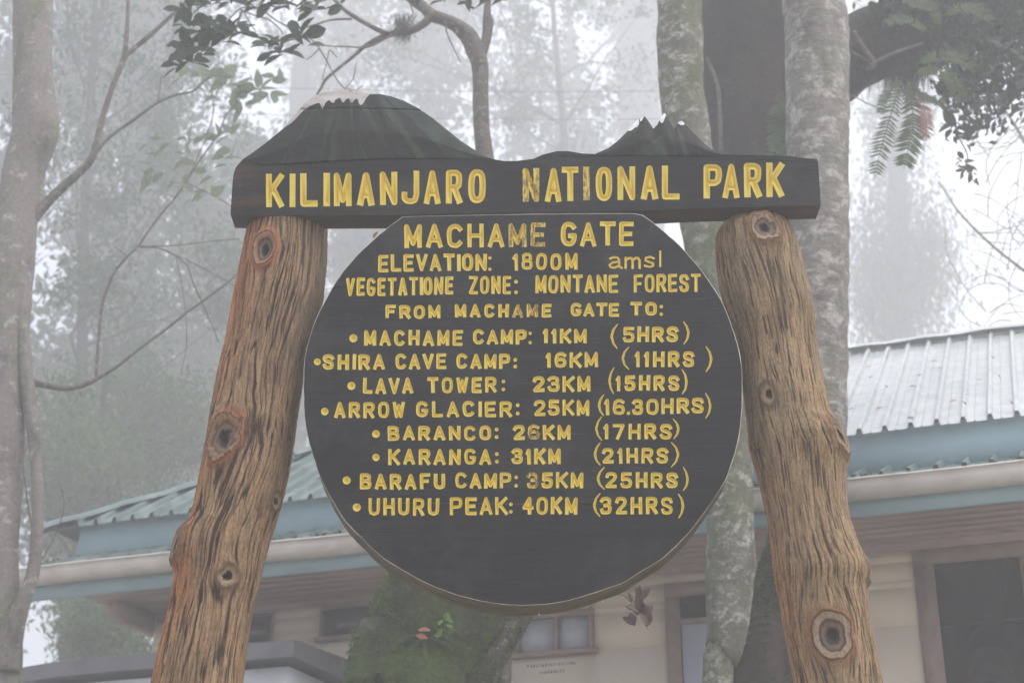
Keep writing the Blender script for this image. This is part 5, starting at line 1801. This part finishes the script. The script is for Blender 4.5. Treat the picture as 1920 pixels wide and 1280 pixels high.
# leaves of the tree itself at right
pos, cents = blob_points([(1850, 60, 90, 90, 8.2, 0.45), (1880, 160, 60, 70, 8.2, 0.4), (1820, 150, 60, 80, 8.1, 0.35), (1840, 225, 35, 35, 8.1, 0.25), (1800, 60, 90, 50, 8.1, 0.4), (1930, 60, 120, 120, 8.2, 0.5), (1700, 10, 110, 40, 8.0, 0.4), (1880, -60, 200, 90, 8.2, .6)],
                         7600, 260, 0.065, 77)
cr_ = leaves('crown', pos, 0.068, M['leaf_near'], T2, 0.5, 78, 0.5)
cr_['kind'] = 'stuff'
for (x, y, n, L, a0) in [(1795, 232, 3, 40, 270), (1790, 240, 2, 34, 230), (1840, 205, 4, 34, 280), (1870, 190, 4, 34, 300), (1905, 140, 4, 34, 300), (1900, 175, 3, 30, 280), (1845, 240, 4, 30, 270), (1815, 255, 3, 28, 280), (1885, 90, 4, 34, 300), (1860, 130, 4, 34, 270), (1905, 105, 3, 32, 340), (1835, 170, 4, 34, 260)]:
    leaf_spray(x, y, n, L, Y2 - 0.55, T2, M['leaf_near'], 'ovate', r3, 200, a0, 7)
# clump of dead leaves caught in a web under the branch
cl_ = thing('hanging_leaf_clump', 'small dark clump of dead leaves dangling below the right branch', 'leaf clump')
for (x, y, n, L) in [(1808, 303, 7, 18), (1815, 318, 8, 20), (1806, 322, 5, 16), (1826, 330, 4, 14), (1831, 340, 3, 10)]:
    leaf_spray(x, y, n, L, Y2 - 0.5, cl_, M['leaf_dead'], 'ovate', r3, 340, 270, 5)
tube('stalk', pxpts([(1813, 298, 0.8), (1812, 318, 0.8), (1828, 342, 0.6)], Y2 - 0.5), M['bark_thin'], cl_, n=10, nu=5)


# --- ferns
def frond(parent, pts_px, Y, pin, mat, n=26, seed=1, name='frond', tipw=0.25):
    r = random.Random(seed)
    rows = catmull(pxpts([(x, y, 1.2 * (1 - 0.7 * q / len(pts_px))) for q, (x, y) in enumerate(pts_px)], Y), 30)
    V, Fa = tube_arrays(rows, 4)
    bb = Batch()
    bb.add(V, Fa)
    t, nn, bn = frames(rows[:, :3])
    px = pin / F * (Y / CP)
    for q in range(n):
        u = 0.08 + 0.9 * q / n
        i_ = int(u * 29)
        c = rows[i_, :3]
        tt = t[i_]
        L = px * (math.sin(pi * (0.12 + 0.86 * (1 - u)) ** 0.8) * (1 - tipw) + tipw * (1 - u)) * r.uniform(0.85, 1.1)
        side0 = np.cross(tt, [0, -1, 0.25])
        side0 /= np.linalg.norm(side0)
        for s_ in (-1, 1):
            dd = side0 * s_ + tt * 0.45 + np.array([0, r.uniform(-.25, .25), -0.15])
            dd /= np.linalg.norm(dd)
            wv_ = tt * (px * 0.085)
            P0, P1, P2 = c, c + dd * L * 0.45, c + dd * L
            Vq = np.array([P0 - wv_ * 0.7, P1 - wv_, P2, P1 + wv_, P0 + wv_ * 0.7])
            bb.add(np.vstack([Vq[0], Vq[1], Vq[3], Vq[4], Vq[1], Vq[2], Vq[2] + 1e-5, Vq[3]]), np.array([(0, 1, 2, 3), (4, 5, 6, 7)]))
    return bb.build(name, mat, parent, smooth=False)


fern = thing('fern', 'green fern with long drooping fronds hanging from the dark limb', 'fern')
YF = 7.85
for q, (pp, pin, mt) in enumerate([
    ([(1690, 150), (1675, 200), (1660, 250), (1648, 295), (1640, 335)], 34, 'fern'),
    ([(1700, 150), (1710, 200), (1712, 240), (1702, 280), (1695, 318)], 46, 'fern'),
    ([(1715, 160), (1728, 185), (1735, 215), (1738, 245), (1730, 262)], 26, 'leaf_red'),
    ([(1715, 140), (1745, 130), (1775, 140), (1795, 165), (1805, 195)], 34, 'fern'),
    ([(1720, 120), (1760, 105), (1800, 110), (1830, 130)], 34, 'fern'),
    ([(1705, 150), (1722, 175), (1748, 188), (1775, 190)], 22, 'fern'),
    ([(1740, 60), (1710, 40), (1685, 35), (1660, 45)], 26, 'fern'),
    ([(1760, 50), (1750, 20), (1725, 5), (1700, 8)], 28, 'fern'),
    ([(1770, 30), (1800, 15), (1835, 20), (1860, 40)], 30, 'fern'),
    ([(1690, 150), (1670, 165), (1655, 190), (1650, 215)], 20, 'fern')]):
    frond(fern, pp, YF - 0.02 * q, pin, M[mt], 24, q)
f2_ = thing('fern', 'pale small fern growing between dark tree and ringed trunk', 'fern')
for q, pp in enumerate([[(1470, 170), (1458, 200), (1452, 240), (1455, 290)], [(1480, 175), (1475, 215), (1462, 260), (1440, 300)], [(1475, 190), (1470, 240), (1475, 280), (1470, 300)]]):
    frond(f2_, pp, 7.75, 30, M['fern'], 22, q + 20)

# --- bare vine tangle at far right
BT = thing('vine_tangle', 'pale tangle of bare curling twigs above the right end of the roof', 'bare shrub')
r4 = random.Random(44)
bb = Batch()
Yb = 13.5
tube('stem', pxpts([(2060, 1000, 7), (2030, 700, 6), (1990, 480, 5), (1950, 330, 4), (1900, 230, 3), (1860, 180, 2)], Yb), M['bark_thin'], BT, n=40, nu=8)
tube('stem', pxpts([(2060, 700, 4), (1985, 560, 3.5), (1910, 500, 3), (1860, 460, 2.6), (1800, 400, 2), (1760, 340, 1.4)], Yb), M['bark_thin'], BT, n=40, nu=8)
for q in range(95):
    x, y = r4.uniform(1820, 2050), r4.uniform(180, 620)
    a = r4.uniform(0, 6.28)
    cv = r4.uniform(-0.35, 0.35)
    L = r4.uniform(14, 36)
    pts_ = []
    for k in range(7):
        pts_.append((x, y, 1.15 - 0.1 * k))
        x += cos(a) * L
        y += sin(a) * L
        a += cv + r4.uniform(-.25, .25)
    if min(p_[0] for p_ in pts_) < 1770 or max(p_[1] for p_ in pts_) > 690:
        continue
    bb.tube(pxpts(pts_, Yb + r4.uniform(-0.6, 0.6)), n=16, nu=4)
tw = bb.build('twigs', M['bark_thin'], BT)
tw['kind'] = 'stuff'

# --- mossy leaning trunk bottom centre
MT = thing('tree', 'thick leaning trunk wrapped in green moss below the round board', 'tree')
YM = 6.9
rows_m = [base_pt(730, 1600, YM, 0.36)] + pxpts([(775, 1290, 126), (795, 1230, 122), (838, 1150, 132), (880, 1080, 130), (915, 1000, 90), (930, 900, 60), (938, 760, 40)], YM)
tube('trunk', rows_m, M['bark_moss'], MT, n=220, nu=120, bump=0.028, bs=7, seed=17, wob=0.05, stretch=1.5)
# the bare, lichened right flank of the leaning trunk
tube('limb', pxpts([(865, 1330, 50), (895, 1240, 48), (925, 1185, 46), (955, 1130, 46), (985, 1060, 40), (1000, 960, 30)], YM - 0.06), M['bark_limb'], MT, n=70, nu=36, bump=0.014, bs=16, seed=18, wob=0.06)
# moss tufts on the trunks
def moss_tufts(rows, i0, i1, nm, parent, seed, thr=0.36):
    tt_, nn_, bb_ = frames(rows[:, :3])
    rg = np.random.default_rng(seed)
    i_ = rg.integers(i0, i1, nm)
    th_ = rg.uniform(0, 2 * pi, nm)
    rad_ = rows[i_, 3]
    nrm = np.cos(th_)[:, None] * nn_[i_] + np.sin(th_)[:, None] * bb_[i_]
    n1 = fbm(np.cos(th_) * 2.6 + 4, np.sin(th_) * 2.6 + 4, i_ * 0.06, 6, 3)
    keep = (n1 + rg.uniform(-0.06, 0.06, nm) > thr) & (nrm[:, 1] < 0.3)
    puff = np.clip(n1 - thr, 0, 0.4) * 0.05
    posm = rows[i_, :3] + nrm * (rad_ + 0.004 + puff)[:, None]
    posm, nrm = posm[keep], nrm[keep]
    k = len(posm)
    dv = nrm + rg.normal(size=(k, 3)) * 0.6 + np.array([0, 0, -0.5])
    dv /= np.linalg.norm(dv, axis=1)[:, None]
    sd = np.cross(dv, rg.normal(size=(k, 3)))
    sd /= np.linalg.norm(sd, axis=1)[:, None]
    Lm = rg.uniform(0.005, 0.014, k)[:, None]
    V = np.stack([posm - sd * 0.003 - nrm * 0.012, posm + sd * 0.003 - nrm * 0.012, posm + dv * Lm], 1).reshape(-1, 3)
    mo = mesh_np('moss', V, np.arange(k * 3).reshape(-1, 3), M['moss'], parent, smooth=False)
    mo['kind'] = 'stuff'


moss_tufts(catmull(rows_m, 300), 60, 290, 90000, MT, 5, 0.42)
moss_tufts(catmull(pxpts([(865, 1330, 50), (895, 1240, 48), (925, 1185, 46), (955, 1130, 46), (985, 1060, 40), (1000, 960, 30)], YM - 0.06), 100), 5, 90, 16000, MT, 8, 0.47)
moss_tufts(catmull(t2_rows, 300), 30, 110, 70000, T2, 6, 0.38)
# small plants growing in the moss
r5 = random.Random(55)
spg = thing('fern', 'small fern sprouting on the mossy trunk around a fallen orange leaf', 'fern')
for q, pp in enumerate([[(800, 1195), (775, 1190), (750, 1200), (735, 1215)], [(800, 1195), (780, 1205), (765, 1220)], [(805, 1195), (830, 1190), (850, 1200), (860, 1215)], [(805, 1195), (835, 1205), (850, 1220)],
                         [(800, 1195), (795, 1215), (800, 1235)], [(812, 1190), (845, 1180), (870, 1190)], [(735, 1105), (728, 1115), (722, 1120)]]):
    frond(spg, pp, 6.42, 9, M['fern'], 14, q + 40)
spr = thing('sprig', 'bright green leafy sprig standing on the mossy trunk', 'plant')
tube('stem', pxpts([(838, 1200, .8), (834, 1180, .8), (835, 1160, .6), (836, 1142, .5)], 6.4), M['fern'], spr, n=10, nu=5)
M['leaf_bright'] = leaf_mat('leaf_bright', (0.09, 0.17, 0.03), (0.15, 0.25, 0.045), 0.4, 20)
for (x, y, a0) in [(834, 1148, 90), (836, 1158, 40), (832, 1162, 150), (836, 1172, 20), (831, 1178, 170), (838, 1186, 10), (828, 1190, 190)]:
    leaf_spray(x, y, 2, 14, 6.4, spr, M['leaf_bright'], 'ovate', r5, 60, a0, 1)
dl = leaf_obj('fallen_leaf', P(783, 1180, 6.4), (1, -.2, -0.05), (0, -1, .8), 0.055, 'ovate', M['leaf_red'], None, r5)
tag(dl, 'upper orange leaf lying in the moss of the leaning trunk', 'leaf', 'orange leaves in the moss')
dl = leaf_obj('fallen_leaf', P(780, 1190, 6.39), (1, -.2, -0.25), (0, -1, .3), 0.05, 'ovate', M['leaf_red'], None, r5)
tag(dl, 'lower orange leaf tucked under the first in the moss', 'leaf', 'orange leaves in the moss')

# dead leaves hanging on a thin twig below the disc
dt = thing('dead_twig', 'thin twig with withered brown leaves hanging below the disc rim', 'twig')
Yd = 5.6
tube('stem', pxpts([(1120, 1112, .8), (1160, 1114, .8), (1180, 1120, .8), (1195, 1135, .8), (1205, 1160, .7), (1215, 1180, .6)], Yd), M['bark_thin'], dt, n=24, nu=5)
for (x, y, n, L, a0) in [(1156, 1112, 4, 16, 250), (1184, 1128, 3, 22, 270), (1204, 1122, 3, 30, 275), (1195, 1150, 4, 30, 260), (1205, 1158, 4, 28, 290), (1190, 1172, 3, 28, 250), (1212, 1172, 3, 32, 290), (1200, 1140, 3, 26, 240)]:
    leaf_spray(x, y, n, L, Yd, dt, M['leaf_dead'], 'ovate', r5, 70, a0, 3)
leaf_spray(1108, 1135, 4, 22, Yd, dt, M['leaf_dead'], 'ovate', r5, 90, 270, 3)

# small things on the sign
wl = leaf_obj('withered_leaf', P(700, 447, 3.985), (0.5, 0, 1), (-.4, -1, .3), 0.026, 'ovate', M['leaf_red'], None, r5)
tag(wl, 'tiny brown leaf stuck on the upper left rim of the disc', 'leaf')
M['water'] = glass_mat('water_drop', (0.8, 0.83, 0.85), 0.02)
for q, (x, y, lab) in enumerate([(1011, 1151, 'water drop hanging from the lowest point of the disc'), (1130, 1126, 'water drop hanging from the disc rim near the withered twig')]):
    p_ = P(x, y, 4.06)
    th = np.linspace(0, 2 * pi, 10, endpoint=False)
    V = [(p_.x + 0.0024 * s__ * cos(a), p_.y + 0.0024 * s__ * sin(a), p_.z - h_) for h_, s__ in ((-0.003, .35), (-.0005, .9), (0.001, 1), (0.0025, .7)) for a in th]
    V.append((p_.x, p_.y, p_.z - 0.0034))
    ff = [(a * 10 + j, a * 10 + (j + 1) % 10, (a + 1) * 10 + (j + 1) % 10, (a + 1) * 10 + j) for a in range(3) for j in range(10)] + [(30 + j, 30 + (j + 1) % 10, 40) for j in range(10)]
    tag(mesh_np('water_drop', V, ff, M['water']), lab, 'water drop', 'drops on the disc rim')

# fallen leaves on the pale roof
def roof_pt(px, py):
    r_ = ray(px, py)
    # plane z = 3.06 + (k-.42)*.635
    n2 = Vector((E2[0], E2[1]))
    kA = A0 @ E2
    # t*rz = 3.062 + (t*(r.xy.E2) - kA - .42)*.635
    a = r_.z - 0.635 * (r_.x * E2[0] + r_.y * E2[1])
    c = 3.075 - (kA + 0.42) * 0.635
    t = c / a
    return Vector((r_.x * t, r_.y * t, CZ + r_.z * t + 0.02))


for q, (x, y) in enumerate([(1622, 695), (1638, 712), (1665, 733), (1705, 731), (1768, 695), (1864, 678), (1745, 684), (1842, 718), (1876, 714), (1700, 791), (1818, 746), (1812, 765), (1641, 773), (1602, 772), (1900, 765), (590, 905), (604, 938), (300, 978), (1780, 760), (1730, 708)]):
    p_ = roof_pt(x, y)
    o = leaf_obj('fallen_leaf', p_, (cos(q * 2.1), sin(q * 2.1) * .5, 0.3), (0.1, -.6, 1), (0.035 + 0.02 * (q % 3 == 0)), 'ovate', M['leaf_red'] if q % 2 == 0 else M['leaf_dead'], None, r5)
    tag(o, ('larger ' if q % 3 == 0 else 'small ') + ('red' if q % 2 == 0 else 'brown') + ' leaf ' + ('on the teal roof ' + ('just right' if x > 500 else 'left') + ' of the left log post' if x < 700 else ('high up' if y < 705 else 'midway up' if y < 740 else 'low down' if y < 762 else 'lowest') + ' on the pale roof, ' + ('close to the ringed trunk' if x < 1660 else 'away from the ringed trunk' if x < 1790 else 'by the right picture edge')), 'leaf', 'fallen leaves on the metal roof')

# overhead wires
M['wire'] = simple('wire', [(0.3, (0.10, 0.10, 0.11)), (0.7, (0.14, 0.14, 0.15))], 5, 0.6, bstr=0)
for lab, pp in [('upper thin overhead wire crossing behind the trees', [(-300, 128), (0, 139), (330, 158), (600, 167), (940, 172), (1240, 171), (1600, 165), (2300, 130)]),
                ('lower thin overhead wire crossing behind the mountain silhouette', [(-300, 184), (0, 194), (300, 208), (600, 218), (900, 223), (1230, 223), (1600, 213), (1750, 210), (2300, 180)])]:
    o = tube('overhead_wire', pxpts([(x, y, 0.5) for x, y in pp], 15.0), M['wire'], None, n=80, nu=6)
    tag(o, lab, 'wire', 'overhead wires')

# ------------------------------------------------------------------ haze
V, f_ = box(-105, 105, -25, 105, -1.5, 66)
hz = mesh_np('haze', V, f_, None, None, smooth=False)
hz['kind'] = 'stuff'
hz['label'] = 'pale mountain mist filling the air'
hz['category'] = 'mist'
hm = bpy.data.materials.new('haze')
hm.use_nodes = True
hm.node_tree.nodes.clear()
pv = hm.node_tree.nodes.new('ShaderNodeVolumePrincipled')
pv.inputs['Color'].default_value = (0.958, 0.976, 0.999, 1)
pv.inputs['Density'].default_value = HAZE_DENSITY
pv.inputs['Anisotropy'].default_value = 0.35
ho = hm.node_tree.nodes.new('ShaderNodeOutputMaterial')
hm.node_tree.links.new(pv.outputs[0], ho.inputs['Volume'])
hz.data.materials.append(hm)
